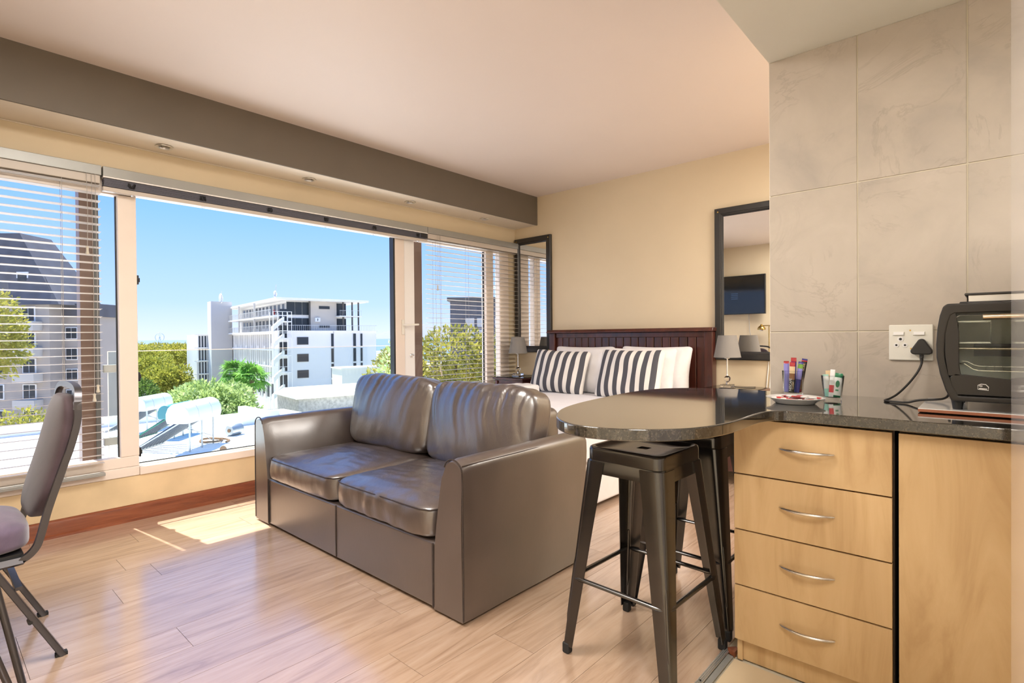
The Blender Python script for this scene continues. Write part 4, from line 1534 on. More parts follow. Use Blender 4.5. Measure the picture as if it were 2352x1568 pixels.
# ------------------------------------------------------------------ wall mirrors
def wall_mirror(label, x0, x1, z0, z1, tilt=0.0):
    t = thing('wall_mirror', label, 'mirror', ((x0 + x1) / 2, NY - .001, z0), group='black framed wall mirrors')
    t.rotation_euler = (R(tilt), 0, 0)
    w, h, f = (x1 - x0) / 2, z1 - z0, .072
    for a, b in (((-w, 0), (w, 0)), ((w, 0), (w, h)), ((w, h), (-w, h)), ((-w, h), (-w, 0))):
        d = Vector((b[0] - a[0], b[1] - a[1])).normalized()
        nrm = Vector((-d.y, d.x))
        A, Bv = Vector(a), Vector(b)
        # stepped moulding with mitred corners
        rows = [(0, 0), (0, -.028), (.006, -.032), (.046, -.030), (.050, -.024), (.056, -.024), (.060, -.018), (f, -.014), (f, 0)]
        vs = []
        for q, y in rows:
            pa = A + d * q + nrm * q
            vs.append((pa.x, y, pa.y))
        for q, y in rows:
            pb = Bv - d * q + nrm * q
            vs.append((pb.x, y, pb.y))
        n_ = len(rows)
        MB().add(vs, [(j, (j + 1) % n_, n_ + (j + 1) % n_, n_ + j) for j in range(n_)] + [tuple(range(n_)), tuple(range(n_, 2 * n_))]).build('frame_side', 'black_wood', t, smooth=30)
    B(-w + f - .004, w - f + .004, -.012, -.006, f - .004, h - f + .004).build('mirror_glass', 'mirror_silver', t)
    for sx in (-w + .03, w - .03):
        for z in (.03, h - .03):
            MB().lathe([(.008, -.030), (.007, -.034), (.002, -.036)], (sx, 0, z), 12, 'y').build('screw_cover', 'brass', t, smooth=50)
    return t


wall_mirror('tall narrow black framed mirror in the window corner above the lamp', -4.11, -3.588, .985, 2.278)
wall_mirror('black framed mirror cut off by the tiled wall', -1.792, -1.19, .948, 2.25)

# ------------------------------------------------------------------ desk, television, desk lamp (seen in the mirror) and chair
desk = thing('desk', 'desk on thin dark hairpin legs at the lower left edge', 'desk', (-2.57, -.15, 0))
dx_, dy_ = -2.57, -.15
B(-.72, .72, -.29, .258, .72, .745).build('top', 'dark_wood', desk, bevel=.003)
for sx, sy in ((1, 1), (-1, 1), (1, -1), (-1, -1)):
    fx, fy = (-1.936 - dx_) * sx, (.225 - dy_) * sy if sy > 0 else -.265
    p1 = (.556 * sx, (.100 - dy_) * sy if sy > 0 else -.23, .72)
    p2 = (.700 * sx, (.030 - dy_) * sy if sy > 0 else -.12, .72)
    lg = MB().tube([p1, (fx + (p1[0] - fx) * .03, fy + (p1[1] - fy) * .03, .012), (fx, fy, .005), (fx + (p2[0] - fx) * .03, fy + (p2[1] - fy) * .03, .012), p2], .0085, 8).build('leg', 'chair_frame', desk, smooth=60)
    MB().box(min(p1[0], p2[0]) - .006, max(p1[0], p2[0]) + .006, min(p1[1], p2[1]) - .006, max(p1[1], p2[1]) + .006, .715, .72).build('mounting_plate', 'chair_frame', lg)
tv = thing('television', 'curved black wall television reflected in the mirror', 'television', (-3.46, SY + .002, 1.52))
m = MB()
nx = 20
vs, fs = [], []
for i in range(nx + 1):
    u = -1 + 2 * i / nx
    yb = .10 + .045 * u * u
    for (yy, zz) in ((yb - .05, 0), (yb, 0), (yb, .677), (yb - .05, .677)):
        vs.append((u * .60, yy, zz))
for i in range(nx):
    for j in range(4):
        fs.append((i * 4 + j, i * 4 + (j + 1) % 4, (i + 1) * 4 + (j + 1) % 4, (i + 1) * 4 + j))
fs += [(0, 1, 2, 3), tuple(nx * 4 + j for j in (3, 2, 1, 0))]
m.add(vs, fs).build('casing', 'black_plastic', tv, smooth=30)
vs = []
for i in range(nx + 1):
    u = -1 + 2 * i / nx
    vs += [(u * .588, .1005 + .045 * u * u, .014), (u * .588, .1005 + .045 * u * u, .665)]
MB().add(vs, [(i * 2, i * 2 + 2, i * 2 + 3, i * 2 + 1) for i in range(nx)]).build('screen', 'screen_black', tv, smooth=60)
for z in (.36, .33, .30, .27):
    B(.02, .25 - random.random() * .1, .1025, .103, z, z + .008).build('text_line', 'screen_text', tv)
B(-.15, .15, 0, .055, .2, .5).build('wall_bracket', 'dark_bracket', tv)
MB().tube([(.30, .045, .02), (.31, .03, -.3), (.40, .04, -.70), (.40, .08, -.765)], .005, 6).build('cable', 'cord_grey', tv)
dl = thing('desk_lamp', 'brass desk lamp with round head reflected in the mirror', 'lamp', (-2.80, -.30, .745))
MB().lathe([(.075, 0), (.075, .012), (.07, .016), (.012, .018), (.008, .03), (.008, .50)], (0, 0, 0), 28).build('base', 'brass', dl, smooth=40)
MB().tube([(0, 0, .50), (0, 0, .555), (.02, 0, .57), (-.10, 0, .57), (-.12, 0, .57)], .008, 10).build('arm', 'brass', dl, smooth=50)
hd_ = MB().lathe([(.018, .02), (.018, .0), (.03, -.005), (.055, -.03), (.066, -.06), (.064, -.075)], (-.12, 0, .575), 24).build('head', 'brass', dl, smooth=50)
MB().lathe([(.0, -.10), (.025, -.092), (.035, -.075), (.03, -.055)], (-.12, 0, .575), 20).build('bulb', 'frame_bright', hd_, smooth=60)

ch = thing('banquet_chair', 'padded banquet chair with purple-brown fabric and dark metal frame', 'chair', (-2.775, .12, 0))
cx_, cy_ = -2.775, .12
for s in (-1, 1):
    X = s * .215
    st_ = smooth_curve([(X, .405 - cy_, .930), (X, .404 - cy_, .86), (X, .385 - cy_, .77), (X, .357 - cy_, .68), (X, .318 - cy_, .55), (X, .295 - cy_, .455), (X, .280 - cy_, .415), (X, .250 - cy_, .388), (X, .20 - cy_, .380), (X, -.20 - cy_, .392)], 5)
    m = MB()
    for i in range(len(st_) - 1):
        pass
    m.tube(st_, .0155, 4, flat=1.0)
    m.build('back_stile', 'chair_frame', ch, smooth=20)
    lg = MB().bar((X, .170 - cy_, .372), (X, .352 - cy_, .0), .034, .020, (0, 1, 0)).build('leg', 'chair_frame', ch, bevel=.003)
    B(X - .012, X + .012, .33 - cy_, .365 - cy_, -.0, .012).build('glide', 'rubber', lg)
    MB().lathe([(.007, -.018), (.007, .018)], (X, .262 - cy_, .158), 10, 'x').build('stacking_stop', 'black_plastic', lg)
    lg = MB().bar((X, .12 - cy_, .372), (X * 1.0, -.19 - cy_, .0), .034, .020, (0, 1, 0)).build('leg', 'chair_frame', ch, bevel=.003)
MB().bar((-.215, .235 - cy_, .285), (.215, .235 - cy_, .285), .02, .012).build('stretcher', 'chair_frame', ch)
MB().bar((-.215, -.09 - cy_, .20), (.215, -.09 - cy_, .20), .02, .012).build('stretcher', 'chair_frame', ch)
top_ = smooth_curve([(-.215, .403 - cy_, .90), (-.212, .407 - cy_, .935), (-.185, .411 - cy_, .965), (-.12, .413 - cy_, .98), (0, .414 - cy_, .985), (.12, .413 - cy_, .98), (.185, .411 - cy_, .965), (.212, .407 - cy_, .935), (.215, .403 - cy_, .90)], 5)
MB().tube(top_, .0155, 4).build('top_rail', 'chair_frame', ch, smooth=20)


def pad_fn(p, q):
    # follows the bent back, narrows towards the base
    z = q.z
    q.y += .055 * math.sin((p.z + 1) * .9) - (.02 if p.y < 0 else .006) * max(0, 1 - p.x ** 2) * max(0, 1 - p.z ** 2) ** .7
    if p.z > .3:
        q.x *= 1 - .25 * ((p.z - .3) / .7) ** 2
    if p.z < -.5:
        q.x *= 1 - .15 * ((-p.z - .5) / .5)
    return q


link('back_pad', soft_mesh('back_pad', 'purple_fabric', (.395, .06, .46), 5, 24, pad_fn), ch, (0, .322 - cy_, .725), (R(-7), 0, 0))


def seatpad(p, q):
    q.z += .03 * max(0, 1 - p.x ** 2) * max(0, 1 - p.y ** 2) * (1 if p.z > 0 else 0)
    q.z += wr((q.x, q.y, q.z), (9, 14, 6), 2) * .006
    return q


link('seat_pad', soft_mesh('seat_pad', 'purple_seat', (.43, .43, .105), 5, 22, seatpad), ch, (0, .062 - cy_, .452))
B(-.205, .205, -.14 - cy_, .25 - cy_, .385, .405).build('seat_board', 'black_plastic', ch)

# ================================================================== OUTDOORS
GZ = -11.5
SIT = R(41.88)


def site(a, d, z=0.0):
    """town grid turned by 41.9 degrees: a = to the right, d = away from the flat"""
    return Vector((a * math.cos(SIT) - d * math.sin(SIT), a * math.sin(SIT) + d * math.cos(SIT), z))


gm = MB()
gm.add([site(-400, 4, GZ), site(300, 4, GZ), site(300, 205, GZ), site(-400, 205, GZ)], [(0, 1, 2, 3)])
struct(gm.build('ground', 'concrete'), 'pale street and yards far below the window')
sm_ = MB()
sm_.add([site(-9000, 203, GZ - 1), site(9000, 203, GZ - 1), site(9000, 15000, GZ - 1), site(-9000, 15000, GZ - 1)], [(0, 1, 2, 3)])
struct(sm_.build('sea', 'sea_blue'), 'pale blue sea at the horizon')
# far mountain range
mv = []
prof_m = [(-2600, 0), (-2350, 90), (-2100, 150), (-1800, 270), (-1500, 300), (-1250, 250), (-1050, 265), (-800, 170), (-500, 90), (0, 0)]
mm_ = MB()
vs = [site(a, 9000, z * .85 - 20) for a, z in prof_m] + [site(a, 9900, -60) for a, z in prof_m] + [site(a, 7400, -60) for a, z in prof_m]
nn = len(prof_m)
fs = []
for i in range(nn - 1):
    fs += [(i, i + 1, nn + i + 1, nn + i), (2 * nn + i, 2 * nn + i + 1, i + 1, i)]
struct(mm_.add(vs, fs).build('mountain', 'mountain_haze', smooth=60), 'faint hazy mountain across the bay')


def fr_box(m, O, u, v, u0, u1, v0, v1, z0, z1):
    P = []
    for z in (z0, z1):
        for a, b in ((u0, v0), (u1, v0), (u1, v1), (u0, v1)):
            q = O + u * a + v * b
            P.append((q.x, q.y, z))
    m.add(P, [(0, 3, 2, 1), (4, 5, 6, 7), (0, 1, 5, 4), (1, 2, 6, 5), (2, 3, 7, 6), (3, 0, 4, 7)])
    return m


# ---- white apartment block
O_ = site(-39.2, 90)
U_ = (site(.776, .631)).normalized()
V_ = (site(-.631, .776)).normalized()
ab = thing('apartment_block', 'white modern apartment block with fire stair seen through the open window', 'building', (O_.x, O_.y, GZ))
Z0 = Vector((0, 0, 0))


def ap(name, mat, u0, u1, v0, v1, z0, z1, parent=ab):
    return fr_box(MB(), Z0, U_, V_, u0, u1, v0, v1, z0 - GZ, z1 - GZ).build(name, mat, parent)


ap('lower_block', 'render_white', .0, 17.6, .25, 37, GZ, 2.4)
ap('upper_block', 'render_white', 1.9, 12.5, 2.2, 36, 2.4, 7.75)
ap('upper_end_wall', 'render_taupe', 5.9, 10.6, 1.7, 2.3, 2.4, 7.75)
ap('roof_slab', 'render_white', -.5, 15.85, -.6, 37, 7.75, 8.12)
ap('lift_tower', 'render_grey', -4.2, -.2, 33.5, 37, GZ, 9.2)  # grey colour stands in for shade on the tower's front
ap('tower_lit_side', 'render_white', -4.3, -4.2, 33.5, 37, GZ, 9.2)  # white strip paints the sunlit side of the tower
ap('side_wing', 'render_white', -6.2, -1, 37.2, 52, GZ, 2.2)
ap('terrace_deck', 'render_white', -.4, 17.9, -.1, 6, 2.4, 2.55)
for z in (2.45, 5.1):
    ap('gallery_slab', 'render_white', -1.0, 2.2, 1.0, 33.4, z - .25, z)
    for i in range(12):
        v0 = 3 + i * 2.55
        w = ap('gallery_window' if i % 3 else 'gallery_door', 'win_dark', 1.82, 1.92, v0, v0 + 1.35, z + (.7 if i % 3 else .05), z + 2.15)
    m = MB()
    for i in range(44):
        v0 = 1.2 + i * .73
        fr_box(m, Z0, U_, V_, -.98, -.92, v0, v0 + .05, z - GZ, z + 1.0 - GZ)
    fr_box(m, Z0, U_, V_, -1.0, -.9, 1.1, 33.3, z + 1.0 - GZ, z + 1.07 - GZ)
    m.build('gallery_railing', 'rail_metal', ab)
    for v0 in (12, 24):
        ap('gallery_column', 'render_white', -1.0, -.7, v0, v0 + .3, 2.4, 7.75)
# left facade: fins and glazing, three floors
for fi, (z0, z1) in enumerate(((-.55, 2.0), (-3.4, -.9), (-6.2, -3.7), (-9.2, -6.6))):
    for i in range(7):
        v0 = 3.2 + i * 4.35
        ap('glazing', 'win_dark', -.06, .02, v0, v0 + 2.3, z0, z1)
        ap('spandrel', 'render_white', -.14, -.06, v0 + .1, v0 + 1.7, z0 - .25, z0 + .45)
        ap('glazing', 'win_dark', -.06, .02, v0 + 2.5, v0 + 3.9, z0 + .1, z1)
for i in range(21):
    v0 = 2.8 + i * 1.45
    ap('fin', 'render_white', -.36, .0, v0, v0 + .2, -9.5 if i % 2 else -6.5, 2.3)
for z in (2.1, -.75, -3.6, -6.45):
    ap('facade_beam', 'render_white', -.34, .0, 2.6, 33.2, z - .12, z + .12)
for i in range(4):
    for z0, z1 in ((-.6, 1.9), (-3.4, -.9), (-6.2, -3.7), (-9, -6.5)):
        ap('wing_glazing', 'win_dark', -6.0 + i * .55, -5.7 + i * .55, 37.1, 37.22, z0, z1)
for z in (2.1, -.75, -3.55, -6.35):
    ap('wing_ledge', 'render_white', -6.9, -4.2, 36.9, 37.3, z, z + .2)
for z in (2.45, 5.1):
    ap('gallery_back_wall', 'render_grey', 1.84, 1.9, 2.3, 33.4, z, z + 2.3)  # grey sheet puts the recess's shade into the wall colour
# right facade: square and slit windows
for z0, z1 in ((.10, 1.42), (-2.85, -1.5), (-5.65, -4.3), (-8.5, -7.2)):
    w = ap('window', 'post_dark', 3.05, 4.98, .16, .26, z0, z1)
    ap('window_pane', 'win_dark', 3.15, 4.88, .13, .17, z0 + .1, z1 - .35, w)
    ap('window_pane', 'win_dark', 3.15, 4.88, .13, .17, z1 - .28, z1 - .1, w)
for u0, u1 in ((9.0, 9.42), (13.1, 13.6), (14.5, 14.85)):
    for z0, z1 in ((-.3, 2.0), (-3.1, -.65), (-5.9, -3.4), (-8.7, -6.2)):
        w = ap('slit_window', 'win_dark', u0, u1, .16, .26, z0, z1)
ap('wall_return', 'render_grey', 9.42, 9.5, .18, .27, GZ, 2.4)
# upper right floors: glazing, posts, balcony, railings
for z in (2.55, 5.35):
    for u0, u1 in ((1.95, 3.3), (3.4, 4.5), (4.6, 5.8), (10.7, 12.0), (12.05, 12.5)):
        ap('glass_door', 'win_dark', u0, u1, 2.02, 2.12, z, z + 2.2)
    ap('slot_window', 'win_dark', 7.4, 9.3, 1.6, 1.72, z + (1.1 if z > 4 else .55), z + (1.6 if z > 4 else 1.0))
ap('upper_balcony_slab', 'render_white', 10.4, 14.6, -.3, 6, 5.05, 5.22)
for u0 in (5.55, 11.3, 13.0, 14.2):
    ap('roof_post', 'post_dark', u0, u0 + .22, .5 if u0 > 6 else 1.4, .75 if u0 > 6 else 1.65, 2.5, 7.75)
ap('aircon_unit', 'tank_white', 6.6, 7.5, 1.35, 1.7, 4.15, 4.85)
MB().lathe([(.24, -.02), (.24, 0), (.1, .01)], tuple(U_ * 7.0 + V_ * 1.34 + Vector((0, 0, 4.5 - GZ))), 14, 'y').build('aircon_fan', 'post_dark', ab)
m = MB()
for i in range(50):
    u0 = 1.5 + i * .32
    fr_box(m, Z0, U_, V_, u0, u0 + .03, .0, .03, 2.5 - GZ, 3.45 - GZ)
fr_box(m, Z0, U_, V_, 1.4, 17.6, -.02, .05, 3.43 - GZ, 3.5 - GZ)
fr_box(m, Z0, U_, V_, 10.4, 14.6, -.28, -.22, 6.15 - GZ, 6.2 - GZ)
for i in range(12):
    fr_box(m, Z0, U_, V_, 10.5 + i * .36, 10.52 + i * .36, -.28, -.24, 5.2 - GZ, 6.15 - GZ)
m.build('terrace_railing', 'rail_metal', ab)
for v0, z in ((14, 5.5), (14, 2.85)):
    p = U_ * 1.5 + V_ * 8.0
    MB().lathe([(.16, 0), (.16, .7), (.08, .85), (.05, 1.0)], (p.x, p.y, z - GZ), 10).build('fire_hose_reel', 'extinguisher_red', ab, smooth=50)
for (u0, v0, z, r_) in ((-2.2, 33.5, 9.9, 1.1), (-.3, .3, 8.7, .55)):
    p = U_ * u0 + V_ * v0
    dsh = MB()
    dsh.lathe([(0, .12), (r_ * .6, .04), (r_, -.18), (r_ * .98, -.16), (r_ * .58, .08), (0, .16)], (0, 0, 0), 20, 'y')
    o = dsh.build('satellite_dish', 'render_white', ab, smooth=50, loc=(p.x, p.y, z - GZ))
    MB().tube([(0, 0, -.9), (0, 0, .2), (.1, 0, 1.6)], .05, 6).build('mast', 'rail_metal', o)
# fire stair: landings, slanted flights, posts
fs_ = fr_box(MB(), Z0, U_, V_, -1.5, -1.4, -2.3, -2.2, GZ - GZ, 5.6 - GZ)
for (a, b) in ((1.4, -2.3), (-1.5, -.2), (1.4, -.2), (-.05, -2.35), (-.8, -2.3), (.7, -2.3)):
    fr_box(fs_, Z0, U_, V_, a, a + .09, b, b + .09, 0, 5.6 - GZ)
stair = fs_.build('fire_stair_frame', 'render_white', ab)
for i, z in enumerate((3.9, 1.1, -1.7, -4.5, -7.3)):
    ap('landing', 'render_white', -.2, 1.5, -2.3, 0, z, z + .18, stair)
    q = MB()
    P = []
    for (u0, zz) in ((-1.5, z - 1.5), (.3, z + .15)):
        for v0 in (-2.2, -1.1):
            c = U_ * u0 + V_ * v0
            P += [(c.x, c.y, zz - GZ), (c.x, c.y, zz + .75 - GZ)]
    q.add(P, [(0, 2, 3, 1), (4, 5, 7, 6), (0, 1, 5, 4), (2, 6, 7, 3), (0, 4, 6, 2), (1, 3, 7, 5)])
    q.build('stair_flight', 'render_pale', stair)
    ap('stair_door', 'win_dark', .2, 1.4, .16, .28, z + .2, z + 2.3)
for z in (5.6, 5.0, 4.9, 2.1, -.7, -3.5):
    fr_b = fr_box(MB(), Z0, U_, V_, -1.5, 1.5, -2.32, -2.26, z - GZ, z + .07 - GZ)
    fr_b.build('stair_rail', 'render_white', stair)
ap('stair_deck', 'timber_red', -.4, 1.8, -2.6, 0, -8.1, -7.85, stair)

# ---- white neighbouring roof with water heaters
nr = thing('flat_roof_building', 'low building with a white flat roof below the window', 'building', (-14.5, 1.5, GZ))
RZ = -2.0


def nb(name, mat, x0, x1, y0, y1, z0, z1, **k):
    return B(x0 + 14.5, x1 + 14.5, y0 - 1.5, y1 - 1.5, z0 - GZ, z1 - GZ).build(name, mat, nr, **k)


nb('walls', 'render_white', -24, -5.2, -7, 9.3, GZ, RZ - .1)
nb('roof_deck', 'roof_white', -24, -5.2, -7, 9.3, RZ - .1, RZ)
nb('parapet', 'render_white', -24.3, -24, -7, 6.5, GZ, RZ + .35)
nb('parapet', 'render_white', -24.3, -17.6, 9.3, 9.6, GZ, RZ + .25)
nb('parapet', 'render_white', -20.4, -5.2, 9.3, 9.6, GZ, RZ + .42)
nb('parapet', 'render_white', -20.7, -20.4, 7.9, 9.6, RZ, RZ + .42)
for i in range(8):
    nb('roof_seam', 'render_white', -23.8 + i * 2.3, -23.76 + i * 2.3, -6.8, 9.2, RZ, RZ + .012)


def solar(label, loc, rz, tank_mat, frame_mat, s=1.0):
    t = thing('solar_water_heater', label, 'water heater', loc, rz, 'solar water heaters on the white roof')
    L = .78 * s
    # tank along local x, D-shaped section
    sec = [(-.25, 0), (.25, 0), (.28, .12), (.26, .28), (.20, .40), (.10, .47), (-.02, .49), (-.14, .46), (-.23, .38), (-.28, .24), (-.28, .1)]
    MB().prism([(y * s, .72 * s + z * s) for y, z in sec], -L, L, 'x').build('tank', tank_mat, t, bevel=.03, segs=3)
    for xx in (-.3, .33):
        MB().prism([(y * s * 1.01, .72 * s + z * s * 1.01) for y, z in sec], xx * s, xx * s + .015, 'x').build('tank_band', 'render_grey', t)
    for i in range(9):
        xx = (-.52 + i * .13) * s
        MB().tube([(xx, -1.15 * s, .06 * s), (xx, -.05 * s, .76 * s)], .036 * s, 8).build('tube', 'tube_glass', t, smooth=60)
    for xx in (-.62, .62):
        MB().bar((xx * s, -1.2 * s, .03), (xx * s, .0, .74 * s), .04, .03).build('rail', frame_mat, t)
    MB().bar((-.68 * s, -1.2 * s, .03), (.68 * s, -1.2 * s, .03), .07, .06).build('foot_rail', frame_mat, t)
    for xx in (-.55, .0, .55):
        MB().bar((xx * s, .16 * s, 0), (xx * s, .16 * s, .74 * s), .035, .035).build('leg', 'galv', t)
    MB().bar((-.55 * s, .16 * s, .08), (.55 * s, .16 * s, .6 * s), .02, .015).build('brace', 'galv', t)
    MB().bar((-.62 * s, -.6 * s, .40 * s), (-.55 * s, .16 * s, .2 * s), .02, .015).build('brace', 'galv', t)
    MB().tube([(-.82 * s, 0, .9 * s), (-.95 * s, .0, .75 * s), (-.7 * s, -.3 * s, .55 * s)], .02, 6).build('pipe', tank_mat, t, smooth=60)
    return t


solar('white solar water heater with dark tubes on the neighbouring roof', (-17.35, 5.45, RZ), R(-46), 'tank_white', 'galv', 1.15)
solar('smaller white solar water heater by the window mullion', (-22.2, 5.6, RZ), R(-46), 'tank_white', 'galv', 1.0)
solar('teal and green solar water heater behind the white one', (-19.9, 5.75, RZ), R(-46), 'tank_teal', 'frame_green', .9)
vp = MB()
vp.prism(arc(0, .12, .11, 0, 180, 10) + [(-.11, 0), (.11, 0)], -.12, .12, 'y')
o = thing('roof_vent', 'small brown roof vent standing on the white roof', 'vent', (-15.9, 5.75, RZ), R(41))
vp.build('hood', 'render_white', o, smooth=40)
MB().prism(arc(0, .12, .095, 0, 180, 10) + [(-.095, 0), (.095, 0)], -.135, -.12, 'y').build('opening', 'rust', o)
o = thing('spare_tank', 'discarded round metal tank lying on the white roof', 'tank', (-18.6, 7.0, RZ), R(30))
o.scale = (.6, .6, .6)
MB().lathe([(.0, -.4), (.25, -.4), (.30, -.34), (.30, .4), (.25, .46), (0, .46)], (0, 0, .30), 20, 'y').build('drum', 'galv', o, smooth=50)
MB().lathe([(.1, -.42), (.0, -.43)], (0, 0, .30), 14, 'y').build('end_cap', 'rust', o)
o = tag(MB().tube(smooth_curve([(0, 0, .03), (.5, .2, .03), (.9, -.1, .05), (.5, -.4, .03), (.1, -.2, .04), (.4, .1, .06), (.8, .3, .03), (1.1, .1, .03)], 6), .03, 6).build('roof_pipe', 'rust', None, smooth=60, loc=(-18.5, 6.2, RZ)), 'loose rusty pipe lying on the white roof', 'pipe')

# ---- smaller buildings
def simple_building(name, label, u0, u1, v0, v1, z1, mat, roof='roof_white', gable=0.0, O=None, parapet=.0):
    c = (O + U_ * (u0 + u1) / 2 + V_ * (v0 + v1) / 2)
    t = thing(name, label, 'building', (c.x, c.y, GZ))
    hu, hv = (u1 - u0) / 2, (v1 - v0) / 2
    fr_box(MB(), Z0, U_, V_, -hu, hu, -hv, hv, 0, z1 - GZ).build('walls', mat, t)
    if gable > 0:
        m = MB()
        P = []
        for (a, b, z) in ((-hu - .3, -hv - .3, 0), (hu + .3, -hv - .3, 0), (hu + .3, hv + .3, 0), (-hu - .3, hv + .3, 0), (-hu - .3, 0, gable), (hu + .3, 0, gable)):
            c2 = U_ * a + V_ * b
            P.append((c2.x, c2.y, z1 - GZ + z))
        m.add(P, [(0, 1, 5, 4), (2, 3, 4, 5), (0, 4, 3), (1, 2, 5), (0, 3, 2, 1)])
        m.build('roof', roof, t)
    else:
        fr_box(MB(), Z0, U_, V_, -hu - .1, hu + .1, -hv - .1, hv + .1, z1 - GZ, z1 - GZ + .12).build('roof', roof, t)
    return t


pb = simple_building('pale_building', 'pale green-white windowless block right of the apartment block', 0, 14, 0, 3, -2.2, 'render_pale', O=site(-18.6, 58.5))
simple_building('stone_house', 'low stone house with white pitched roof behind the sofa arm', 0, 9, 0, 6, -3.8, 'stone_pale', gable=.75, O=site(-17.6, 44))
simple_building('shed_house', 'small white gabled outbuilding beside the stone house', 0, 6, 0, 5, -5.6, 'render_white', gable=1.0, O=site(-13.2, 41))
simple_building('harbour_house', 'row of far white houses by the sea', 0, 14, 0, 6, -3.2, 'render_white', O=site(-41, 170))
# concrete ramp and steps under the palms
rp = thing('concrete_ramp', 'concrete ramp wall with railings below the palms', 'ramp', tuple(site(-29.5, 64, GZ)))
fr_box(MB(), Z0, U_, V_, -6, 8, 0, .4, 0, 3.2).build('ramp_wall', 'render_pale', rp)
for i in range(9):
    fr_box(MB(), Z0, U_, V_, 3.2 + i * .3, 3.5 + i * .3, -2, 0, 0, 3.2 - i * .33).build('step', 'render_white', rp)
m = MB()
for i in range(24):
    fr_box(m, Z0, U_, V_, -5.9 + i * .58, -5.85 + i * .58, .1, .15, 3.2, 4.2)
fr_box(m, Z0, U_, V_, -6, 8, .08, .16, 4.15, 4.22)
m.build('railing', 'rail_metal', rp)

# ---- gabled building behind the left blind
gbd = thing('gabled_building', 'sand coloured building with dark slate gables behind the left blind', 'building', tuple(site(-57, 60, GZ)))
gu, gv = site(1, 0), site(0, 1)


def gp(name, mat, a0, a1, d0, d1, z0, z1, parent=gbd):
    return fr_box(MB(), Z0, gu, gv, a0, a1, d0, d1, z0 - GZ, z1 - GZ).build(name, mat, parent)


gp('main_walls', 'facade_sand', -12, 5.2, 0, 6, GZ, 5.6)
gp('side_walls', 'facade_sand', 5.2, 8.6, 2, 5.5, GZ, 3.9)
gp('side_roof', 'roof_slate', 5.2, 8.9, 1.7, 5.8, 3.9, 5.4)


def groof(name, a0, a1, d0, d1, z0, z1, inset0, inset1, mat='roof_slate'):
    P = []
    for (a, d, z) in ((a0, d0, z0), (a1, d0, z0), (a1, d1, z0), (a0, d1, z0), (a0 + inset0, d0 + 1.2, z1), (a1 - inset1, d0 + 1.2, z1), (a1 - inset1, d1 - 1.2, z1), (a0 + inset0, d1 - 1.2, z1)):
        c = gu * a + gv * d
        P.append((c.x, c.y, z - GZ))
    return MB().add(P, [(0, 3, 2, 1), (4, 5, 6, 7), (0, 1, 5, 4), (1, 2, 6, 5), (2, 3, 7, 6), (3, 0, 4, 7)]).build(name, mat, gbd)


groof('mansard_roof', -12.3, 6.2, -.3, 6.3, 5.6, 13.4, 3.0, 5.0)
groof('dormer_roof', .6, 6.8, -.6, 3.5, 5.2, 9.0, 2.8, 2.8)
for i in range(5):
    for a0 in (-9, -5.2, -1.4, 2.2):
        w = gp('window', 'frame_bright', a0, a0 + 1.5, -.12, 0, -8.3 + i * 2.9, -6.6 + i * 2.9)
        gp('pane', 'win_dark', a0 + .12, a0 + .7, -.16, -.12, -8.2 + i * 2.9, -6.7 + i * 2.9, w)
        gp('pane', 'win_dark', a0 + .8, a0 + 1.38, -.16, -.12, -8.2 + i * 2.9, -6.7 + i * 2.9, w)
    for a0 in (5.4, 7.1):
        w = gp('window', 'frame_bright', a0, a0 + 1.4, 1.88, 2, -8.3 + i * 2.4, -6.9 + i * 2.4)
        gp('pane', 'win_dark', a0 + .1, a0 + .66, 1.84, 1.88, -8.2 + i * 2.4, -7.0 + i * 2.4, w)
        gp('pane', 'win_dark', a0 + .74, a0 + 1.3, 1.84, 1.88, -8.2 + i * 2.4, -7.0 + i * 2.4, w)
for a0 in (-6.5, -2.2, 1.5):
    w = gp('dormer_window', 'frame_bright', a0, a0 + 1.3, .1, .9, 7.2, 8.9)
    gp('pane', 'win_dark', a0 + .15, a0 + 1.15, .05, .1, 7.4, 8.7, w)
for i in range(4):
    gp('balcony', 'render_taupe', 2.0, 4.4, -1.2, 0, -6.4 + i * 2.9, -5.4 + i * 2.9)
# dark block far right
dk = thing('dark_block', 'dark grey flat-roofed building behind the tree at right blind', 'building', tuple(site(-4.3, 60, GZ)))
fr_box(MB(), Z0, gu, gv, -2.6, 4.6, 0, 8, 0, 5.2 - GZ).build('walls', 'roof_slate', dk)
fr_box(MB(), Z0, gu, gv, -2.9, 4.9, -.4, 8.3, 5.2 - GZ, 5.6 - GZ).build('roof', 'post_dark', dk)
for a0 in (-.9, .4, 2.4):
    for z in (2.3, 1.0):
        fr_box(MB(), Z0, gu, gv, a0, a0 + 1.0, -.06, 0, z - GZ, z + 1.0 - GZ).build('window', 'render_grey', dk)


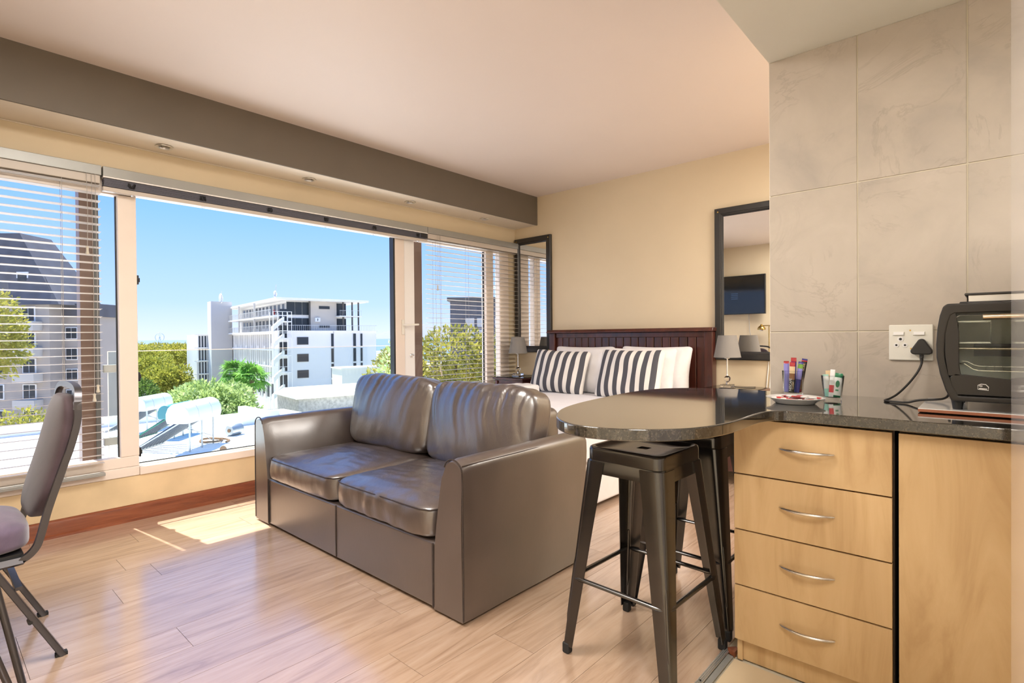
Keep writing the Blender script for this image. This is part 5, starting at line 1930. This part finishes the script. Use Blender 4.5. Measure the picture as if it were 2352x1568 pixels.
# ---- vegetation
def leafcloud(ells, n, size, seed, aspect=2.2, shell=.55):
    rnd = random.Random(seed)
    m = MB()
    vol = [e[3] * e[4] * e[5] for e in ells]
    tot = sum(vol)
    vs, fs = [], []
    for e, vv in zip(ells, vol):
        cnt = int(n * vv / tot)
        for _ in range(cnt):
            while True:
                p = Vector((rnd.uniform(-1, 1), rnd.uniform(-1, 1), rnd.uniform(-1, 1)))
                l = p.length
                if .05 < l <= 1:
                    break
            p = p / l * (shell + (1 - shell) * rnd.random() ** .6)
            p *= 1 + .22 * noise.noise(p * 2.6 + Vector((seed, 0, 0)))
            c = Vector((e[0] + p.x * e[3], e[1] + p.y * e[4], e[2] + p.z * e[5]))
            d = (p.normalized() + Vector((rnd.uniform(-1, 1), rnd.uniform(-1, 1), rnd.uniform(-.8, 1))) * .9).normalized()
            s_ = d.cross(Vector((rnd.uniform(-1, 1), rnd.uniform(-1, 1), rnd.uniform(-1, 1)))).normalized()
            L = size * rnd.uniform(.7, 1.35)
            w = L / aspect
            o = len(vs)
            vs += [c, c + d * L * .5 + s_ * w * .5, c + d * L, c + d * L * .5 - s_ * w * .5]
            fs.append((o, o + 1, o + 2, o + 3))
    m.add(vs, fs)
    return m


def tree(name, label, base, ells, n, size, mat, seed, trunk_r=.3, group=None, cat='tree', core=None):
    t = thing(name, label, cat, base, group=group)
    c = leafcloud(ells, n, size, seed).build('foliage', mat, t, fix=False)
    c['kind'] = 'stuff'
    e = max(ells, key=lambda q: q[3] * q[4] * q[5])
    top = Vector((e[0], e[1], e[2]))
    m = MB()
    m.tube([(0, 0, 0), (top.x * .3, top.y * .3, top.z * .45), (top.x * .8, top.y * .8, top.z * .8), (top.x, top.y, top.z)], [trunk_r, trunk_r * .8, trunk_r * .6, trunk_r * .35], 8)
    for q in ells:
        m.tube([(top.x * .3, top.y * .3, top.z * .5), ((q[0] + top.x * .5) / 1.6, (q[1] + top.y * .5) / 1.6, q[2] * .8), (q[0], q[1], q[2])], [trunk_r * .5, trunk_r * .35, trunk_r * .15], 6)
    m.build('trunk', 'trunk_brown', t, smooth=60)
    return t


def rand_ells(rnd, R_, Hc, hz, k=6):
    out = [(0, 0, Hc, R_ * .8, R_ * .8, hz)]
    for i in range(k):
        a = 2 * PI * i / k + rnd.uniform(-.3, .3)
        rr = R_ * rnd.uniform(.45, .7)
        s_ = rnd.uniform(.35, .5)
        out.append((rr * math.cos(a), rr * math.sin(a), Hc + rnd.uniform(-.4, .5) * hz, R_ * s_, R_ * s_, hz * rnd.uniform(.5, .75)))
    return out


rnd = random.Random(5)
far_drop = 1.0
far = [(-98, 118, 6.5, -3.6, 'sun-yellowed tree crown farthest left beyond the window mullion'), (-88, 128, 6.5, -2.6, 'broad yellow-green tree below the ferris wheel'), (-83.5, 123, 5.6, -4.6, 'broad yellow-green tree next to the white side wing'),
       (-93, 142, 7.0, -1.6, 'yellow-green tree at the back of the grove'), (-108, 152, 7, -1.8, 'yellow-green tree at the back left of the grove'), (-84.5, 137, 6.2, -1.8, 'yellow-green tree crown touching the white side wing'), (-73.5, 112, 4.6, -6.2, 'shaded lower tree left of the white side wing'), (-69, 108, 3.6, -6.6, 'lower green tree at the foot of the white side wing'),
       (-84, 108, 5.2, -6.2, 'green tree in front of the yellow grove'), (-104, 135, 7, -1.5, 'pale tree crown seen through the glass gap beside the blind')]
for i, (a, d, r_, zc, lab) in enumerate(far):
    p = site(a, d, GZ)
    tree('broadleaf_tree', lab, tuple(p), rand_ells(rnd, r_, zc - far_drop - GZ, 2.9, 7), 5200, .62, 'leaf_yellow', 20 + i, .4, 'trees of the yellow-green grove')
tree('shade_tree', 'small dark green tree beside the parked car', tuple(site(-61, 88, GZ)), rand_ells(rnd, 2.6, 4.2, 1.8, 5), 1500, .5, 'leaf_dark', 41, .2)
p = site(-22.4, 39, GZ)
lime = [(0, 0, 7.6, 2.6, 2.6, 1.9), (-2.2, -2.0, 7.2, 1.7, 1.7, 1.3), (1.7, 1.4, 7.0, 1.7, 1.7, 1.4), (2.8, 2.3, 5.8, 1.3, 1.3, 1.4), (.5, 1.5, 8.2, 1.7, 1.7, 1.2), (-1.0, -.4, 8.4, 1.6, 1.6, 1.0), (1.2, .2, 6.2, 2.4, 2.4, 1.4), (-3.0, -2.8, 6.6, 1.2, 1.2, .9)]
tree('lime_tree', 'feathery lime-green tree just beyond the white roof', tuple(p), lime, 15000, .30, 'leaf_lime', 60, .2)


def palm(label, base, h, r_, n, seed):
    t = thing('palm_tree', label, 'tree', base, group='fan palms before the apartment block')
    MB().tube([(0, 0, 0), (.1, 0, h * .4), (.05, .05, h * .8), (0, 0, h)], [.32, .24, .22, .25], 10).build('trunk', 'trunk_brown', t, smooth=60)
    rn = random.Random(seed)
    for i in range(n):
        az = rn.uniform(0, 2 * PI)
        el = R(rn.uniform(-45, 70))
        d = Vector((math.cos(az) * math.cos(el), math.sin(az) * math.cos(el), math.sin(el)))
        side = d.cross(Vector((0, 0, 1))).normalized()
        up = side.cross(d)
        o = Vector((0, 0, h)) + d * r_ * .45
        m = MB()
        m.tube([(0, 0, h), tuple(o)], .025, 4)
        vs, fs = [], []
        K = 13
        for q in range(K):
            a = R(-105 + 210 * q / (K - 1))
            dd = d * math.cos(a) + side * math.sin(a)
            tip = o + dd * r_ * .62 - Vector((0, 0, .16 * r_ * (abs(a) + .4)))
            mid = o + dd * r_ * .36 + up * .03
            wv = dd.cross(up).normalized() * r_ * .052
            b_ = len(vs)
            vs += [o, mid + wv, tip, mid - wv]
            fs.append((b_, b_ + 1, b_ + 2, b_ + 3))
        m.add(vs, fs)
        m.build('frond', 'leaf_palm', t, fix=False)
    return t


palm('taller fan palm with thick brown trunk before the apartment block', tuple(site(-30.2, 62, GZ)), 8.1, 2.3, 30, 3)
palm('smaller fan palm left of the taller palm', tuple(site(-33.0, 64, GZ)), 8.6, 2.2, 26, 4)
bpn = thing('banana_plant', 'banana-like plant with broad leaves before the stone house', 'plant', tuple(site(-14.6, 39, GZ)))
MB().tube([(0, 0, 0), (0, 0, 5.2)], .15, 8).build('stem', 'trunk_brown', bpn)
for i in range(11):
    a = 2 * PI * i / 11 + .3
    d = Vector((math.cos(a), math.sin(a), 0))
    sd = Vector((-d.y, d.x, 0))
    vs, fs = [], []
    for q in range(7):
        t_ = q / 6
        c = Vector((0, 0, 5.2)) + d * 1.3 * t_ + Vector((0, 0, 1.25 * math.sin(t_ * 2.2)))
        w = .22 * math.sin(PI * min(1, t_ * .9 + .1)) + .01
        vs += [c + sd * w, c + Vector((0, 0, -.03)), c - sd * w]
    for q in range(6):
        fs += [(q * 3, q * 3 + 1, q * 3 + 4, q * 3 + 3), (q * 3 + 1, q * 3 + 2, q * 3 + 5, q * 3 + 4)]
    MB().add(vs, fs).build('leaf', 'leaf_palm', bpn, fix=False, smooth=60)
# tree close to the right window
tr_ = [(0, 0, 11.9, 1.5, 1.5, 1.1), (-1.1, -.6, 11.5, 1.1, 1.1, 1.0), (1.1, .8, 11.7, 1.1, 1.1, 1.2), (.2, 0, 10.6, 1.9, 1.9, 1.3), (1.9, 1.5, 11.3, 1.1, 1.1, 1.2), (-1.8, -1.4, 10.9, .9, .9, 1.1)]
tree('olive_tree', 'sunlit olive-green tree behind the right blind', tuple(site(-1.9, 18, GZ)), tr_, 11000, .17, 'leaf_olive', 71, .2)
tree('street_tree', 'light green tree at the right end of the apartment block', tuple(site(-20.6, 92, GZ)), rand_ells(rnd, 3.2, 8.2, 3.0, 5), 3600, .45, 'leaf_yellow', 75, .25)
tree('window_shrub', 'small leafy branch beside the right window jamb', tuple(site(-3.05, 13.5, GZ)), [(0, 0, 11.3, .35, .35, 1.2), (.1, .1, 10.2, .4, .4, .9)], 900, .12, 'leaf_lime', 79, .06)
tree('street_tree', 'yellow-green street tree before the gabled building', tuple(site(-46, 46, GZ)), rand_ells(rnd, 4.0, 13.6, 4.0, 6), 6500, .42, 'leaf_yellow', 81, .3)
tree('garden_tree', 'low garden tree below the gabled building', tuple(site(-33, 36, GZ)), rand_ells(rnd, 3.6, 5.6, 2.2, 6), 5000, .32, 'leaf_yellow', 84, .2)

# ---- street things
car = thing('parked_car', 'white pick-up parked beside the dark green tree', 'car', tuple(site(-57.5, 84, GZ)), SIT)
MB().prism([(-2.4, .35), (2.4, .35), (2.4, 1.0), (2.2, 1.08), (1.3, 1.1), (.7, 1.75), (-2.2, 1.8), (-2.4, 1.1)], -.85, .85, 'y').build('body', 'car_white', car, bevel=.06)
for sy in (-.86, .86):
    B(-2.1, -1.0, sy - .01, sy + .01, 1.15, 1.62).build('side_window', 'win_dark', car)
    B(-.85, .55, sy - .01, sy + .01, 1.15, 1.62).build('side_window', 'win_dark', car)
    for sx in (-1.5, 1.5):
        MB().lathe([(.36, -.1), (.36, .1)], (sx, sy, .36), 18, 'y').build('wheel', 'rubber', car)
fw = thing('ferris_wheel', 'tiny white ferris wheel on the horizon', 'ferris wheel', tuple(site(-592, 900, GZ - 1)), SIT)
m = MB()
m.tube([(7.5 * math.cos(2 * PI * i / 32), 0, 18 + 7.5 * math.sin(2 * PI * i / 32)) for i in range(32)], .4, 5, closed=True)
m.build('rim', 'render_white', fw)
for i in range(16):
    a = 2 * PI * i / 16
    MB().tube([(0, 0, 18), (7.5 * math.cos(a), 0, 18 + 7.5 * math.sin(a))], .12, 4).build('spoke', 'render_white', fw)
MB().tube([(-5, 0, 0), (0, 0, 18), (5, 0, 0)], .4, 5).build('support', 'render_white', fw)
for i, (a, d, h) in enumerate(((-57.0, 97, 8.5), (-71, 86, 12.2))):
    t = thing('street_lamp', ('slim grey street lamp behind the feathery tree', 'tall grey pole seen beside the left blind')[i], 'street lamp', tuple(site(a, d, GZ)))
    MB().tube([(0, 0, 0), (0, 0, h)], .12 if i == 0 else .3, 8).build('pole', 'render_grey', t)
    MB().box(-.5, .5, -.15, .15, h, h + .15).build('lamp_head', 'render_grey', t)
for i, (a, d) in enumerate(((-25.5, 24), (-26.5, 27))):
    t = thing('parasol', ('white parasol on the terrace behind the chair back', 'white parasol at the far left behind the blind')[i], 'parasol', tuple(site(a, d, GZ)))
    zt = 6.4 + 1.2 * i
    MB().tube([(0, 0, 0), (0, 0, zt)], .04, 6).build('pole', 'galv', t)
    MB().add([(-1.5, -1.5, zt - .7), (1.5, -1.5, zt - .7), (1.5, 1.5, zt - .7), (-1.5, 1.5, zt - .7), (0, 0, zt)], [(0, 1, 4), (1, 2, 4), (2, 3, 4), (3, 0, 4)]).build('canopy', 'canvas_white', t, fix=False)
